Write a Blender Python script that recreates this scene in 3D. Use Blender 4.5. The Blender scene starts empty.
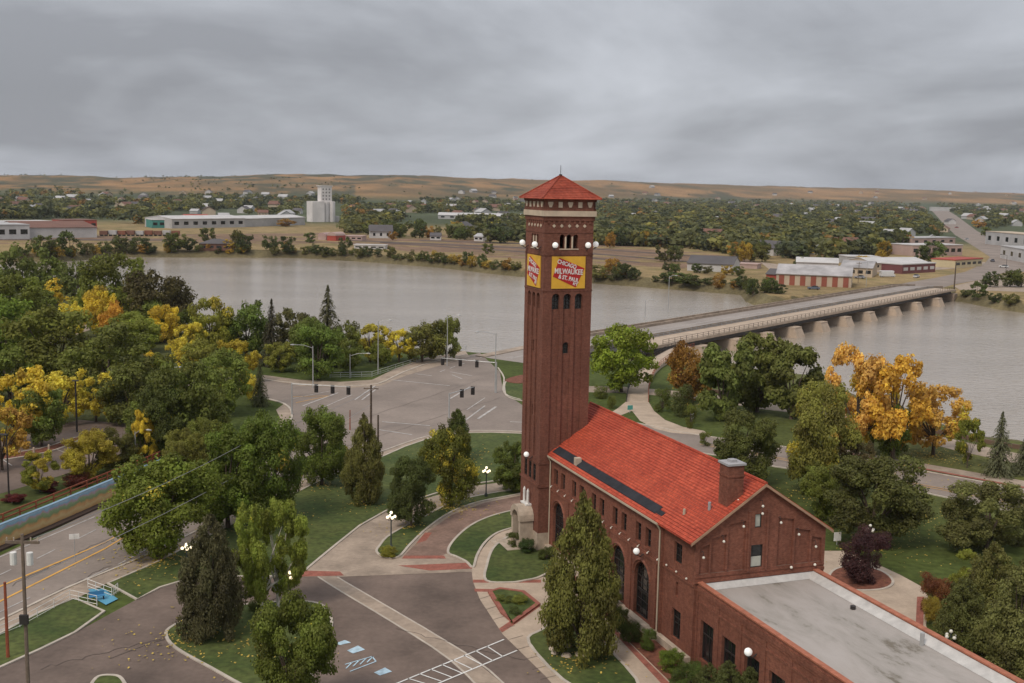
import bpy, bmesh, math, random
import numpy as np
from mathutils import Vector, Matrix
from mathutils.geometry import tessellate_polygon
R_ = math.radians
scene = bpy.context.scene
# ------------------------------------------------------------------ camera
F, PITCH, ROLL, CH = 1126.5, R_(7.814), R_(1.131), 39.78
fw = Vector((0, math.cos(PITCH), -math.sin(PITCH))); rt0 = Vector((1, 0, 0)); up0 = rt0.cross(fw)
rt = math.cos(ROLL)*rt0 + math.sin(ROLL)*up0; up = -math.sin(ROLL)*rt0 + math.cos(ROLL)*up0
cd = bpy.data.cameras.new('camera'); cam = bpy.data.objects.new('camera', cd); scene.collection.objects.link(cam)
M = Matrix((rt, up, -fw)).transposed().to_4x4(); M.translation = Vector((0, 0, CH)); cam.matrix_world = M
cd.sensor_width = 36; cd.lens = F/1024*36; cd.clip_start = 1; cd.clip_end = 60000
scene.camera = cam
# ------------------------------------------------------------------ world, sun, exposure
SUN_EL, SUN_AZ = 48, 215          # azimuth measured clockwise from +Y (behind the camera, to the left)
w = bpy.data.worlds.new('World'); scene.world = w; w.use_nodes = True
nt = w.node_tree; N = nt.nodes; LK = nt.links; N.clear()
def nd(t, **k):
    n = N.new(t)
    for a, b in k.items(): setattr(n, a, b)
    return n
out = nd('ShaderNodeOutputWorld'); bg = nd('ShaderNodeBackground'); bg.inputs[1].default_value = 1.0
sky = nd('ShaderNodeTexSky', sky_type='NISHITA', sun_disc=False); sky.sun_elevation = R_(SUN_EL); sky.sun_rotation = R_(SUN_AZ)
sky.dust_density = 3
sk = nd('ShaderNodeVectorMath', operation='SCALE'); sk.inputs['Scale'].default_value = 0.06; LK.new(sky.outputs[0], sk.inputs[0])
tc = nd('ShaderNodeTexCoord'); sp = nd('ShaderNodeSeparateXYZ'); LK.new(tc.outputs['Generated'], sp.inputs[0])
def mth(op, a, b=None, clamp=False):
    n = nd('ShaderNodeMath', operation=op); n.use_clamp = clamp
    for i, v in enumerate((a, b)):
        if v is None: continue
        if isinstance(v, (int, float)): n.inputs[i].default_value = v
        else: LK.new(v, n.inputs[i])
    return n.outputs[0]
zc = mth('MAXIMUM', sp.outputs[2], 0.0); den = mth('ADD', zc, 0.16)
px = mth('DIVIDE', sp.outputs[0], den); py = mth('DIVIDE', sp.outputs[1], den)
cb = nd('ShaderNodeCombineXYZ'); LK.new(px, cb.inputs[0]); LK.new(py, cb.inputs[1])
n1 = nd('ShaderNodeTexNoise'); n1.inputs['Scale'].default_value = 0.55; n1.inputs['Detail'].default_value = 7; n1.inputs['Roughness'].default_value = .52; n1.inputs['Distortion'].default_value = .6
mp = nd('ShaderNodeMapping'); mp.inputs['Scale'].default_value = (1.25, .8, 1); mp.inputs['Rotation'].default_value = (0, 0, .35); mp.inputs['Location'].default_value = (7.3, 4.2, 0)
LK.new(cb.outputs[0], mp.inputs[0]); LK.new(mp.outputs[0], n1.inputs['Vector'])
n2 = nd('ShaderNodeTexNoise'); n2.inputs['Scale'].default_value = 1.3; n2.inputs['Detail'].default_value = 5; n2.inputs['Roughness'].default_value = .5; LK.new(mp.outputs[0], n2.inputs['Vector'])
s = mth('ADD', mth('MULTIPLY', n1.outputs[0], .70), mth('MULTIPLY', n2.outputs[0], .30))
cr = nd('ShaderNodeValToRGB'); LK.new(s, cr.inputs[0])
e = cr.color_ramp.elements; e[0].position = .36; e[0].color = (.235, .243, .265, 1); e[0].position = .39; e[1].position = .64; e[1].color = (.44, .458, .495, 1)
# thicker cloud overhead is brighter than the horizon band (overcast sky luminance)
zen = mth('ADD', mth('ADD', mth('MULTIPLY', mth('POWER', zc, .8), 1.35), .94), mth('MULTIPLY', mth('MAXIMUM', mth('SUBTRACT', .07, zc), 0.0), 2.6))
vs = nd('ShaderNodeVectorMath', operation='SCALE'); LK.new(cr.outputs[0], vs.inputs[0]); LK.new(zen, vs.inputs['Scale'])
mx = nd('ShaderNodeMixRGB'); mx.inputs[0].default_value = .93; LK.new(sk.outputs[0], mx.inputs[1]); LK.new(vs.outputs[0], mx.inputs[2])
LK.new(mx.outputs[0], bg.inputs[0]); LK.new(bg.outputs[0], out.inputs[0])
sl = bpy.data.lights.new('sun', 'SUN'); sl.energy = 1.5; sl.angle = R_(16); sl.color = (1, .90, .79)
so = bpy.data.objects.new('sun', sl); scene.collection.objects.link(so)
sd = Vector((math.sin(R_(SUN_AZ))*math.cos(R_(SUN_EL)), math.cos(R_(SUN_AZ))*math.cos(R_(SUN_EL)), math.sin(R_(SUN_EL))))
so.rotation_euler = sd.to_track_quat('Z', 'Y').to_euler()
vsn = scene.view_settings; vsn.view_transform = 'Standard'; vsn.look = 'None'; vsn.exposure = 0.30; vsn.gamma = 1
scene.cycles.max_bounces = 5; scene.cycles.volume_bounces = 0; scene.cycles.transparent_max_bounces = 4

# ------------------------------------------------------------------ helpers
C = scene.collection
rng = np.random.default_rng(7); rnd = random.Random(11)
def G(x, y, z=0.0):
    """the point at height z seen at photo position x,y (used to survey the place)"""
    d = rt*((x-512)/F) + up*((341.5-y)/F) + fw
    t = (z-CH)/d.z
    return Vector((d.x*t, d.y*t, z))
def PR(p):
    q = Vector(p)-Vector((0, 0, CH)); return 512+F*q.dot(rt)/q.dot(fw), 341.5-F*q.dot(up)/q.dot(fw)
def HT(x, y, yt, z=0):
    g = G(x, y, z); lo, hi = 0, 200
    for _ in range(40):
        m = (lo+hi)/2
        if PR(g+Vector((0, 0, m)))[1] > yt: lo = m
        else: hi = m
    return lo
def tag(o, label=None, cat=None, group=None, kind=None):
    if label: o['label'] = label
    if cat: o['category'] = cat
    if group: o['group'] = group
    if kind: o['kind'] = kind
    return o
def empty(name, loc=(0, 0, 0), rz=0, label=None, cat=None, group=None):
    o = bpy.data.objects.new(name, None); o.empty_display_size = .5; C.objects.link(o)
    o.location = loc; o.rotation_euler = (0, 0, rz); return tag(o, label, cat, group)
class MB:
    def __init__(s): s.v = []; s.f = []; s.mi = []
    def poly(s, pts, m=0):
        b = len(s.v); s.v += [tuple(p) for p in pts]; s.f.append(tuple(range(b, b+len(pts)))); s.mi.append(m)
    def tris(s, pts, tri, m=0):
        b = len(s.v); s.v += [tuple(p) for p in pts]
        for t in tri: s.f.append(tuple(b+i for i in t)); s.mi.append(m)
    def box(s, x0, x1, y0, y1, z0, z1, m=0, mat=None):
        p = [Vector((x, y, z)) for z in (z0, z1) for y in (y0, y1) for x in (x0, x1)]
        if mat: p = [mat @ q for q in p]
        b = len(s.v); s.v += [tuple(q) for q in p]
        for f in ((0, 2, 3, 1), (4, 5, 7, 6), (0, 1, 5, 4), (2, 6, 7, 3), (0, 4, 6, 2), (1, 3, 7, 5)): s.f.append(tuple(b+i for i in f)); s.mi.append(m)
    def tube(s, pts, rs, n=6, m=0, cap=True):
        pts = [Vector(p) for p in pts]; rings = []
        if isinstance(rs, (int, float)): rs = [rs]*len(pts)
        for i, p in enumerate(pts):
            d = (pts[min(i+1, len(pts)-1)]-pts[max(i-1, 0)]).normalized()
            a = d.cross(Vector((0, 0, 1)) if abs(d.z) < .9 else Vector((1, 0, 0))).normalized(); c = d.cross(a)
            b = len(s.v); s.v += [tuple(p+rs[i]*(a*math.cos(2*math.pi*k/n)+c*math.sin(2*math.pi*k/n))) for k in range(n)]; rings.append(b)
        for r0, r1 in zip(rings, rings[1:]):
            for k in range(n): s.f.append((r0+k, r0+(k+1) % n, r1+(k+1) % n, r1+k)); s.mi.append(m)
        if cap:
            s.f.append(tuple(rings[0]+k for k in range(n))[::-1]); s.mi.append(m); s.f.append(tuple(rings[-1]+k for k in range(n))); s.mi.append(m)
    def sphere(s, c, r, n=10, m=0, sz=1.0):
        c = Vector(c); b = len(s.v); h = n//2+1
        for i in range(1, h):
            t = math.pi*i/h
            for k in range(n):
                a = 2*math.pi*k/n; s.v.append((c.x+r*math.sin(t)*math.cos(a), c.y+r*math.sin(t)*math.sin(a), c.z+r*sz*math.cos(t)))
        top = len(s.v); s.v.append((c.x, c.y, c.z+r*sz)); bot = len(s.v); s.v.append((c.x, c.y, c.z-r*sz))
        for i in range(h-2):
            for k in range(n): s.f.append((b+i*n+k, b+(i+1)*n+k, b+(i+1)*n+(k+1) % n, b+i*n+(k+1) % n)); s.mi.append(m)
        for k in range(n):
            s.f.append((top, b+k, b+(k+1) % n)); s.mi.append(m); l = b+(h-2)*n; s.f.append((bot, l+(k+1) % n, l+k)); s.mi.append(m)
    def prism(s, poly, z0, z1, m=0, m2=None):
        n = len(poly); pt = [Vector((p[0], p[1], z1)) for p in poly]
        tr = tessellate_polygon([pt]); 
        fx = []
        for t in tr:
            a, b_, c = (pt[i] for i in t)
            fx.append(t if (b_-a).cross(c-a).z > 0 else (t[0], t[2], t[1]))
        s.tris(pt, fx, m if m2 is None else m2)
        for i in range(n):
            a, b_ = poly[i], poly[(i+1) % n]; s.poly([(a[0], a[1], z0), (b_[0], b_[1], z0), (b_[0], b_[1], z1), (a[0], a[1], z1)], m)
    def build(s, name, mats, parent=None, smooth=False):
        me = bpy.data.meshes.new(name); me.from_pydata(s.v, [], s.f)
        if not isinstance(mats, (list, tuple)): mats = [mats]
        for mm in mats: me.materials.append(mm)
        if len(mats) > 1: me.polygons.foreach_set('material_index', s.mi)
        if smooth: me.polygons.foreach_set('use_smooth', [True]*len(me.polygons))
        me.update(); o = bpy.data.objects.new(name, me); C.objects.link(o)
        if parent: o.parent = parent
        return o
def struct(name, mb, mat): return tag(mb.build(name, mat), kind='structure')
# ------------------------------------------------------------------ materials
def mat(name, col, rough=.8, var=.15, scale=.5, col2=None, bump=0, metal=0, spec=.3, fine=None, fs=8.0):
    m = bpy.data.materials.new(name); m.use_nodes = True; t = m.node_tree; b = t.nodes['Principled BSDF']
    b.inputs['Roughness'].default_value = rough; b.inputs['Metallic'].default_value = metal; b.inputs['Specular IOR Level'].default_value = spec
    c2 = col2 or tuple(min(1, c*(1+var*2)) for c in col); c1 = col if col2 else tuple(c*(1-var*1.5) for c in col)
    g = t.nodes.new('ShaderNodeNewGeometry'); n = t.nodes.new('ShaderNodeTexNoise'); n.inputs['Scale'].default_value = scale; n.inputs['Detail'].default_value = 6; n.inputs['Roughness'].default_value = .62
    t.links.new(g.outputs['Position'], n.inputs['Vector'])
    r = t.nodes.new('ShaderNodeValToRGB'); r.color_ramp.elements[0].position = .32; r.color_ramp.elements[1].position = .68
    r.color_ramp.elements[0].color = (*c1, 1); r.color_ramp.elements[1].color = (*c2, 1); t.links.new(n.outputs[0], r.inputs[0])
    src = r.outputs[0]
    if fine:
        n3 = t.nodes.new('ShaderNodeTexNoise'); n3.inputs['Scale'].default_value = fs; n3.inputs['Detail'].default_value = 3; t.links.new(g.outputs['Position'], n3.inputs['Vector'])
        mr = t.nodes.new('ShaderNodeMapRange'); mr.inputs[1].default_value = .3; mr.inputs[2].default_value = .7; mr.inputs[3].default_value = 1-fine; mr.inputs[4].default_value = 1+fine; t.links.new(n3.outputs[0], mr.inputs[0])
        v = t.nodes.new('ShaderNodeVectorMath'); v.operation = 'SCALE'; t.links.new(src, v.inputs[0]); t.links.new(mr.outputs[0], v.inputs['Scale']); src = v.outputs[0]
    t.links.new(src, b.inputs['Base Color'])
    if bump:
        bm_ = t.nodes.new('ShaderNodeBump'); bm_.inputs['Strength'].default_value = bump; n4 = t.nodes.new('ShaderNodeTexNoise'); n4.inputs['Scale'].default_value = scale*12
        t.links.new(g.outputs['Position'], n4.inputs['Vector']); t.links.new(n4.outputs[0], bm_.inputs['Height']); t.links.new(bm_.outputs[0], b.inputs['Normal'])
    return m
def brick_mat(name, c1, c2, mortar, w=.22, h=.085, stain=.5, rot=0.0):
    m = bpy.data.materials.new(name); m.use_nodes = True; t = m.node_tree; L = t.links.new; nn = t.nodes.new; b = t.nodes['Principled BSDF']
    b.inputs['Roughness'].default_value = .85; b.inputs['Specular IOR Level'].default_value = .2
    tcn = nn('ShaderNodeTexCoord'); sx = nn('ShaderNodeSeparateXYZ'); L(tcn.outputs['Object'], sx.inputs[0])
    ad = nn('ShaderNodeMath'); ad.operation = 'ADD'; L(sx.outputs[0], ad.inputs[0]); L(sx.outputs[1], ad.inputs[1])
    cx = nn('ShaderNodeCombineXYZ'); L(ad.outputs[0], cx.inputs[0]); L(sx.outputs[2], cx.inputs[1])
    br = nn('ShaderNodeTexBrick'); L(cx.outputs[0], br.inputs['Vector']); br.inputs['Scale'].default_value = 1; br.inputs['Brick Width'].default_value = w; br.inputs['Row Height'].default_value = h
    br.inputs['Mortar Size'].default_value = .008; br.inputs['Color1'].default_value = (*c1, 1); br.inputs['Color2'].default_value = (*c2, 1); br.inputs['Mortar'].default_value = (*mortar, 1); br.inputs['Bias'].default_value = -.1
    no = nn('ShaderNodeTexNoise'); no.inputs['Scale'].default_value = .35; no.inputs['Detail'].default_value = 8; no.inputs['Roughness'].default_value = .7
    mpn = nn('ShaderNodeMapping'); mpn.inputs['Scale'].default_value = (1, 1, .45); L(tcn.outputs['Object'], mpn.inputs[0]); L(mpn.outputs[0], no.inputs['Vector'])
    mr = nn('ShaderNodeMapRange'); mr.inputs[1].default_value = .3; mr.inputs[2].default_value = .7; mr.inputs[3].default_value = 1-stain*.5; mr.inputs[4].default_value = 1+stain*.5; L(no.outputs[0], mr.inputs[0])
    no2 = nn('ShaderNodeTexNoise'); no2.inputs['Scale'].default_value = 3.5; no2.inputs['Detail'].default_value = 4; L(tcn.outputs['Object'], no2.inputs['Vector'])
    mr2 = nn('ShaderNodeMapRange'); mr2.inputs[1].default_value = .3; mr2.inputs[2].default_value = .7; mr2.inputs[3].default_value = .82; mr2.inputs[4].default_value = 1.2; L(no2.outputs[0], mr2.inputs[0])
    mm = nn('ShaderNodeMath'); mm.operation = 'MULTIPLY'; L(mr.outputs[0], mm.inputs[0]); L(mr2.outputs[0], mm.inputs[1])
    v = nn('ShaderNodeVectorMath'); v.operation = 'SCALE'; L(br.outputs[0], v.inputs[0]); L(mm.outputs[0], v.inputs['Scale']); L(v.outputs[0], b.inputs['Base Color'])
    bp = nn('ShaderNodeBump'); bp.inputs['Strength'].default_value = .3; bp.inputs['Distance'].default_value = .01; L(br.outputs['Fac'], bp.inputs['Height']); bp.invert = True; L(bp.outputs[0], b.inputs['Normal'])
    return m
def emis(name, col, st):
    m = bpy.data.materials.new(name); m.use_nodes = True; b = m.node_tree.nodes['Principled BSDF']
    b.inputs['Base Color'].default_value = (.8, .8, .75, 1); b.inputs['Emission Color'].default_value = (*col, 1); b.inputs['Emission Strength'].default_value = st; b.inputs['Roughness'].default_value = .3
    return m
brick = brick_mat('red_brick', (.145, .050, .032), (.205, .077, .048), (.17, .10, .075))
brick2 = brick_mat('hall_brick', (.165, .053, .032), (.235, .084, .050), (.18, .105, .078))
tile = mat('red_tile', (.37, .056, .028), .75, 0, .35, col2=(.49, .088, .043), fine=.20, fs=3.4)
def tile_relief(m):
    t = m.node_tree; L = t.links.new; nn = t.nodes.new; b = t.nodes['Principled BSDF']; src = b.inputs['Base Color'].links[0].from_socket
    tcn = nn('ShaderNodeTexCoord'); sx = nn('ShaderNodeSeparateXYZ'); L(tcn.outputs['Object'], sx.inputs[0]); cx = nn('ShaderNodeCombineXYZ'); L(sx.outputs[1], cx.inputs[0]); L(sx.outputs[2], cx.inputs[1])
    br = nn('ShaderNodeTexBrick'); L(cx.outputs[0], br.inputs['Vector']); br.inputs['Scale'].default_value = 1; br.inputs['Brick Width'].default_value = .42; br.inputs['Row Height'].default_value = .167; br.inputs['Mortar Size'].default_value = .022; br.inputs['Mortar Smooth'].default_value = .6
    br.inputs['Color1'].default_value = (.88, .85, .84, 1); br.inputs['Color2'].default_value = (1.12, 1.12, 1.12, 1); br.inputs['Mortar'].default_value = (.62, .58, .56, 1)
    v = nn('ShaderNodeVectorMath'); v.operation = 'MULTIPLY'; L(src, v.inputs[0]); L(br.outputs[0], v.inputs[1]); L(v.outputs[0], b.inputs['Base Color'])
    bp = nn('ShaderNodeBump'); bp.invert = True; bp.inputs['Strength'].default_value = .6; bp.inputs['Distance'].default_value = .05; L(br.outputs['Fac'], bp.inputs['Height']); L(bp.outputs[0], b.inputs['Normal'])
tile_relief(tile)
cream = mat('cream_stone', (.52, .42, .31), .8, .1, .8)
stone = mat('pale_stone', (.42, .34, .26), .85, .12, 1.2)
dark = mat('dark_frame', (.03, .025, .022), .5, .1, 1)
glass = mat('window_glass', (.012, .013, .014), .12, .3, .6, spec=.6)
paleglass = mat('pale_pane', (.42, .42, .36), .4, .1, 1)
black_roof = mat('black_membrane', (.022, .022, .026), .8, .2, 1)
tan_metal = mat('tan_gutter', (.45, .38, .28), .5, .05, 1)
copper = mat('green_copper', (.22, .25, .16), .6, .1, 1)
concrete = mat('concrete', (.43, .335, .25), .9, .1, .35, fine=.06, fs=3)
conc_d = mat('weathered_concrete', (.32, .25, .19), .9, .16, .3, fine=.1, fs=2)
asphalt = mat('asphalt', (.235, .19, .158), .88, .12, .07, fine=.07, fs=1.6)
asphalt_lot = mat('lot_asphalt', (.150, .110, .088), .88, .22, .11, fine=.09, fs=2.0)
brickpave = mat('brick_paving', (.22, .140, .105), .85, .2, .28, fine=.15, fs=2.5)
redpave = mat('red_paver', (.28, .10, .07), .85, .15, 1.0, fine=.15, fs=5)
kerb_m = mat('kerb_concrete', (.46, .40, .33), .9, .1, .7)
white_p = mat('white_paint', (.68, .66, .62), .7, .08, 1.5)
white_worn = mat('worn_white_paint', (.42, .39, .36), .8, .2, 1.2)
yellow_p = mat('yellow_paint', (.62, .33, .07), .7, .1, 1.0)
blue_p = mat('blue_white_paint', (.42, .55, .62), .7, .15, 2)
grassm = mat('lawn_grass', (.040, .064, .014), .95, 0, .16, col2=(.098, .112, .030), fine=.32, fs=1.6)
grassy = mat('dry_lawn', (.075, .088, .02), .95, 0, .12, col2=(.16, .14, .042), fine=.25, fs=1.2)
mulch = mat('red_mulch', (.17, .065, .04), .95, .25, 2)
wood = mat('weathered_wood', (.16, .12, .09), .9, .15, 2)
redwood = mat('rust_wood', (.25, .07, .035), .8, .15, 2)
steel = mat('galvanised_steel', (.42, .42, .41), .45, .06, 1, metal=.3)
dsteel = mat('dark_steel', (.035, .03, .028), .6, .1, 1)
bark = mat('bark', (.085, .062, .045), .95, .25, 3)
birchbark = mat('birch_bark', (.55, .50, .43), .8, .2, 3)
roofmem = bpy.data.materials.new('pale_membrane')
def mk_roofmem(m):
    m.use_nodes = True; t = m.node_tree; L = t.links.new; nn = t.nodes.new; b = t.nodes['Principled BSDF']; b.inputs['Roughness'].default_value = .8
    tcn = nn('ShaderNodeTexCoord'); a = nn('ShaderNodeTexNoise'); a.inputs['Scale'].default_value = .22; a.inputs['Detail'].default_value = 9; a.inputs['Roughness'].default_value = .68; a.inputs['Distortion'].default_value = .35
    mpn = nn('ShaderNodeMapping'); mpn.inputs['Scale'].default_value = (1.6, .55, 1); L(tcn.outputs['Object'], mpn.inputs[0]); L(mpn.outputs[0], a.inputs['Vector'])
    r = nn('ShaderNodeValToRGB'); e = r.color_ramp.elements; e[0].position = .36; e[0].color = (.16, .135, .10, 1); e[1].position = .54; e[1].color = (.37, .33, .295, 1); x = r.color_ramp.elements.new(.43); x.color = (.31, .28, .245, 1); x = e.new(.8); x.color = (.42, .38, .35, 1)
    L(a.outputs[0], r.inputs[0]); L(r.outputs[0], b.inputs['Base Color'])
mk_roofmem(roofmem)
def mk_leaf(name, use_attr=False):
    m = bpy.data.materials.new(name); m.use_nodes = True; t = m.node_tree; L = t.links.new; nn = t.nodes.new; b = t.nodes['Principled BSDF']
    b.inputs['Roughness'].default_value = .65; b.inputs['Specular IOR Level'].default_value = .25
    at = nn('ShaderNodeAttribute'); at.attribute_name = 'tint'
    if use_attr:
        ca = nn('ShaderNodeAttribute'); ca.attribute_name = 'col'; base = ca.outputs['Color']
    else:
        oi = nn('ShaderNodeObjectInfo'); ac = nn('ShaderNodeAttribute'); ac.attribute_name = 'acc'
        mu = nn('ShaderNodeMath'); mu.operation = 'GREATER_THAN'; L(ac.outputs['Fac'], mu.inputs[0]); 
        inv = nn('ShaderNodeMath'); inv.operation = 'SUBTRACT'; inv.inputs[0].default_value = 1.0; L(oi.outputs['Alpha'], inv.inputs[1]); L(inv.outputs[0], mu.inputs[1])
        mix = nn('ShaderNodeMixRGB'); L(mu.outputs[0], mix.inputs[0]); L(oi.outputs['Color'], mix.inputs[1]); mix.inputs[2].default_value = (.56, .45, .06, 1); base = mix.outputs[0]
        hs = nn('ShaderNodeHueSaturation'); hm = nn('ShaderNodeMapRange'); hm.inputs[3].default_value = .485; hm.inputs[4].default_value = .515; L(at.outputs['Fac'], hm.inputs[0]); L(hm.outputs[0], hs.inputs['Hue']); L(base, hs.inputs['Color']); base = hs.outputs[0]
    mr = nn('ShaderNodeMapRange'); mr.inputs[3].default_value = .50; mr.inputs[4].default_value = 1.55; L(at.outputs['Fac'], mr.inputs[0])
    v = nn('ShaderNodeVectorMath'); v.operation = 'SCALE'; L(base, v.inputs[0]); L(mr.outputs[0], v.inputs['Scale']); L(v.outputs[0], b.inputs['Base Color'])
    tr = nn('ShaderNodeBsdfTranslucent'); L(v.outputs[0], tr.inputs['Color']); ms = nn('ShaderNodeMixShader'); ms.inputs[0].default_value = .36
    L(b.outputs[0], ms.inputs[1]); L(tr.outputs[0], ms.inputs[2]); L(ms.outputs[0], t.nodes['Material Output'].inputs[0])
    return m
leafm = mk_leaf('leaves'); leafs = mk_leaf('far_leaves', True)
lamp_on = emis('lamp_glow', (1, .80, .52), 1.5); globe_m = emis('white_globe', (1, .97, .93), .25)
lamp_off = mat('frosted_globe', (.75, .72, .62), .4, .04, 1)

# ------------------------------------------------------------------ terrain
def W(pts, z=0): return [tuple(G(x, y, z)[:2]) for x, y in pts]
river_near = [(-900, 700), (-450, 540), (-230, 468), (-187, 440)] + W([(80, 300), (200, 345), (330, 358), (400, 362)], -4) + [(-8, 276), (30, 268), (48, 262), (60, 255)] + W([(830, 390), (900, 425), (950, 440), (1000, 455), (1024, 458)], -4) + [(105, 168), (200, 100), (400, -20), (900, -300)]
river_far = [(900, 60), (600, 230), (330, 335), (230, 398)] + W([(1024, 313), (1000, 310), (960, 302), (940, 300)], -4) + [(172, 484), (150, 463), (115, 431), (94, 424), (93, 450)] + W([(740, 295), (690, 291), (600, 284), (500, 275), (440, 268), (380, 263), (300, 258), (120, 257), (60, 262), (0, 262)], -4) + [(-450, 640), (-900, 900)]
river = np.array(river_near+river_far)
def sdist(P, poly):
    P = np.asarray(P, float); n = len(poly); dmin = np.full(len(P), 1e18); ins = np.zeros(len(P), bool)
    for i in range(n):
        a = poly[i]; b = poly[(i+1) % n]; ab = b-a; t = np.clip(((P-a)@ab)/(ab@ab), 0, 1); d = ((P-(a+t[:, None]*ab))**2).sum(1); dmin = np.minimum(dmin, d)
        c = ((a[1] > P[:, 1]) != (b[1] > P[:, 1])) & (P[:, 0] < (b[0]-a[0])*(P[:, 1]-a[1])/(b[1]-a[1]+1e-12)+a[0]); ins ^= c
    return np.where(ins, -1, 1)*np.sqrt(dmin)
def vnoise(x, y, seed=0):
    """smooth value noise"""
    r = np.random.default_rng(seed).random((64, 64)); xi = np.floor(x).astype(int); yi = np.floor(y).astype(int); fx = x-xi; fy = y-yi
    fx = fx*fx*(3-2*fx); fy = fy*fy*(3-2*fy); a = r[xi % 64, yi % 64]; b = r[(xi+1) % 64, yi % 64]; c = r[xi % 64, (yi+1) % 64]; d = r[(xi+1) % 64, (yi+1) % 64]
    return (a*(1-fx)+b*fx)*(1-fy)+(c*(1-fx)+d*fx)*fy
def fbm(x, y, o=4, seed=0):
    s = 0; a = .5
    for k in range(o): s = s+a*vnoise(x*2**k+k*7.3, y*2**k+k*3.1, seed+k); a *= .5
    return s/(1-.5**o)
AZK = np.array([-60, -24.4, -19, -12, -6, 0, 3, 9, 16.5, 20, 24.5, 60]); HZK = np.array([38, 42, 46, 66, 72, 76, 76, 76, 70, 66, 60, 50])
def hill(x, y):
    D = np.hypot(x, y); az = np.degrees(np.arctan2(x, y)); H = np.interp(az, AZK, HZK)
    st = np.interp(az, [-30, -6, 1, 8, 12, 30], [1700, 1850, 2400, 3200, 3700, 4300])
    t = np.clip((D-st)/2600, 0, 1); t = t*t*(3-2*t)
    n = fbm(x/420, y/700, 5, 3)-.5; n2 = fbm(x/130, y/240, 4, 9)-.5
    return t*(H-4 + 46*n*(1.3-t*.75) + 15*n2) * (D > 1500)
naz = 560; azs = np.radians(np.concatenate([np.linspace(-85, -32, 30, endpoint=False), np.linspace(-32, 32, 500, endpoint=False), np.linspace(32, 85, 30)]))
ds = np.concatenate([np.linspace(3, 40, 8, endpoint=False), np.geomspace(40, 900, 330, endpoint=False), np.geomspace(900, 16000, 150)])
A, D = np.meshgrid(azs, ds); X = (D*np.sin(A)).ravel(); Y = (D*np.cos(A)).ravel(); P2 = np.c_[X, Y]
sdv = sdist(P2, river)
Z = np.clip(-4.3+sdv*.85, -5.5, 0); Z = Z+np.where(sdv > 60, hill(X, Y), 0)
nr, nc = len(ds), len(azs); idx = np.arange(nr*nc).reshape(nr, nc)
quads = np.stack([idx[:-1, :-1], idx[:-1, 1:], idx[1:, 1:], idx[1:, :-1]], -1).reshape(-1, 4)[:, ::-1]
def np_mesh(name, V, Q, mats):
    me = bpy.data.meshes.new(name); V = np.asarray(V, np.float32); Q = np.asarray(Q, np.int32)
    me.vertices.add(len(V)); me.vertices.foreach_set('co', V.ravel()); me.loops.add(Q.size); me.loops.foreach_set('vertex_index', Q.ravel())
    me.polygons.add(len(Q)); me.polygons.foreach_set('loop_start', np.arange(0, Q.size, Q.shape[1], dtype=np.int32))
    me.update(calc_edges=True)
    for m_ in mats: me.materials.append(m_)
    return me
gm = np_mesh('ground', np.c_[X, Y, Z], quads, [])
# ground cover kinds per vertex
far_side = np.zeros(len(X), bool)
rmid = np.array([(-900, 800), (-450, 590), (-230, 530), (-60, 460), (40, 390), (110, 330), (150, 300), (330, 240), (900, -100)])
far_side = (Y > np.interp(X, rmid[:, 0], rmid[:, 1]))
lawn = np.array([.066, .084, .022]); olive = np.array([.115, .115, .038]); dry = np.array([.27, .195, .095]); brown = np.array([.20, .13, .085]); bankc = np.array([.14, .115, .06]); woodsfl = np.array([.075, .088, .045]); hillc = np.array([.29, .168, .075]); hill2 = np.array([.13, .095, .048]); scrub = np.array([.055, .066, .040])
nz = fbm(X/40, Y/40, 4, 21)[:, None]; nz2 = fbm(X/12, Y/12, 3, 5)[:, None]
col = lawn*(.8+.4*nz2)
east = np.clip((X-30)/30, 0, 1)[:, None]*np.clip((Y-120)/40, 0, 1)[:, None]; col = col*(1-east*.8*np.clip(nz*2.2-.3, 0, 1))+olive*east*.8*np.clip(nz*2.2-.3, 0, 1)
west = np.clip((-55-X)/15, 0, 1)[:, None]; col = col*(1-.4*west)+np.array([.10, .085, .045])*.4*west
D1 = np.hypot(X, Y)[:, None]
fcol = dry*(.75+.5*nz); t = np.clip((nz2-.5)*4, 0, 1); fcol = fcol*(1-.5*t)+olive*.5*t
yard = (sdist(P2, np.array(W([(-40, 236), (330, 233), (530, 238), (700, 252), (760, 262), (700, 270), (600, 263), (430, 254), (345, 244), (-40, 244)]))) < 0)[:, None] & (fbm(X/60, Y/14, 3, 8)[:, None] > .42)
fcol = np.where(yard, brown*(.8+.5*nz2), fcol)
az = np.degrees(np.arctan2(X, Y))[:, None]
wz = np.clip((D1-880)/200, 0, 1); wz = wz*np.where(az > 2, 1, np.clip((D1-1050)/150, 0, 1)); fcol = fcol*(1-wz)+woodsfl*(.7+.6*nz)*wz
hz = hill(X, Y)[:, None]; hn = fbm(X/260, Y/420, 5, 31)[:, None]; hn2 = fbm(X/700, Y/1500, 4, 17)[:, None]
hk = np.clip((hn-.42)*7, 0, 1)*.8; hc = hillc*(.85+.3*nz)*(1-hk)+hill2*hk
sc = np.clip((hn2-np.where(az < -8, .38, .47))*14, 0, 1)*np.clip((fbm(X/60, Y/140, 3, 2)[:, None]-.42)*8, 0, 1); hc = hc*(1-.85*sc)+scrub*.85*sc
th = np.clip((hz-6)/12, 0, 1); fcol = fcol*(1-th)+hc*th
col = np.where(far_side[:, None], fcol, col)
bk = ((sdv < 6) & (D1[:, 0] < 1400))[:, None]; col = np.where(bk, bankc*(.6+.8*nz2), col)
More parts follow.
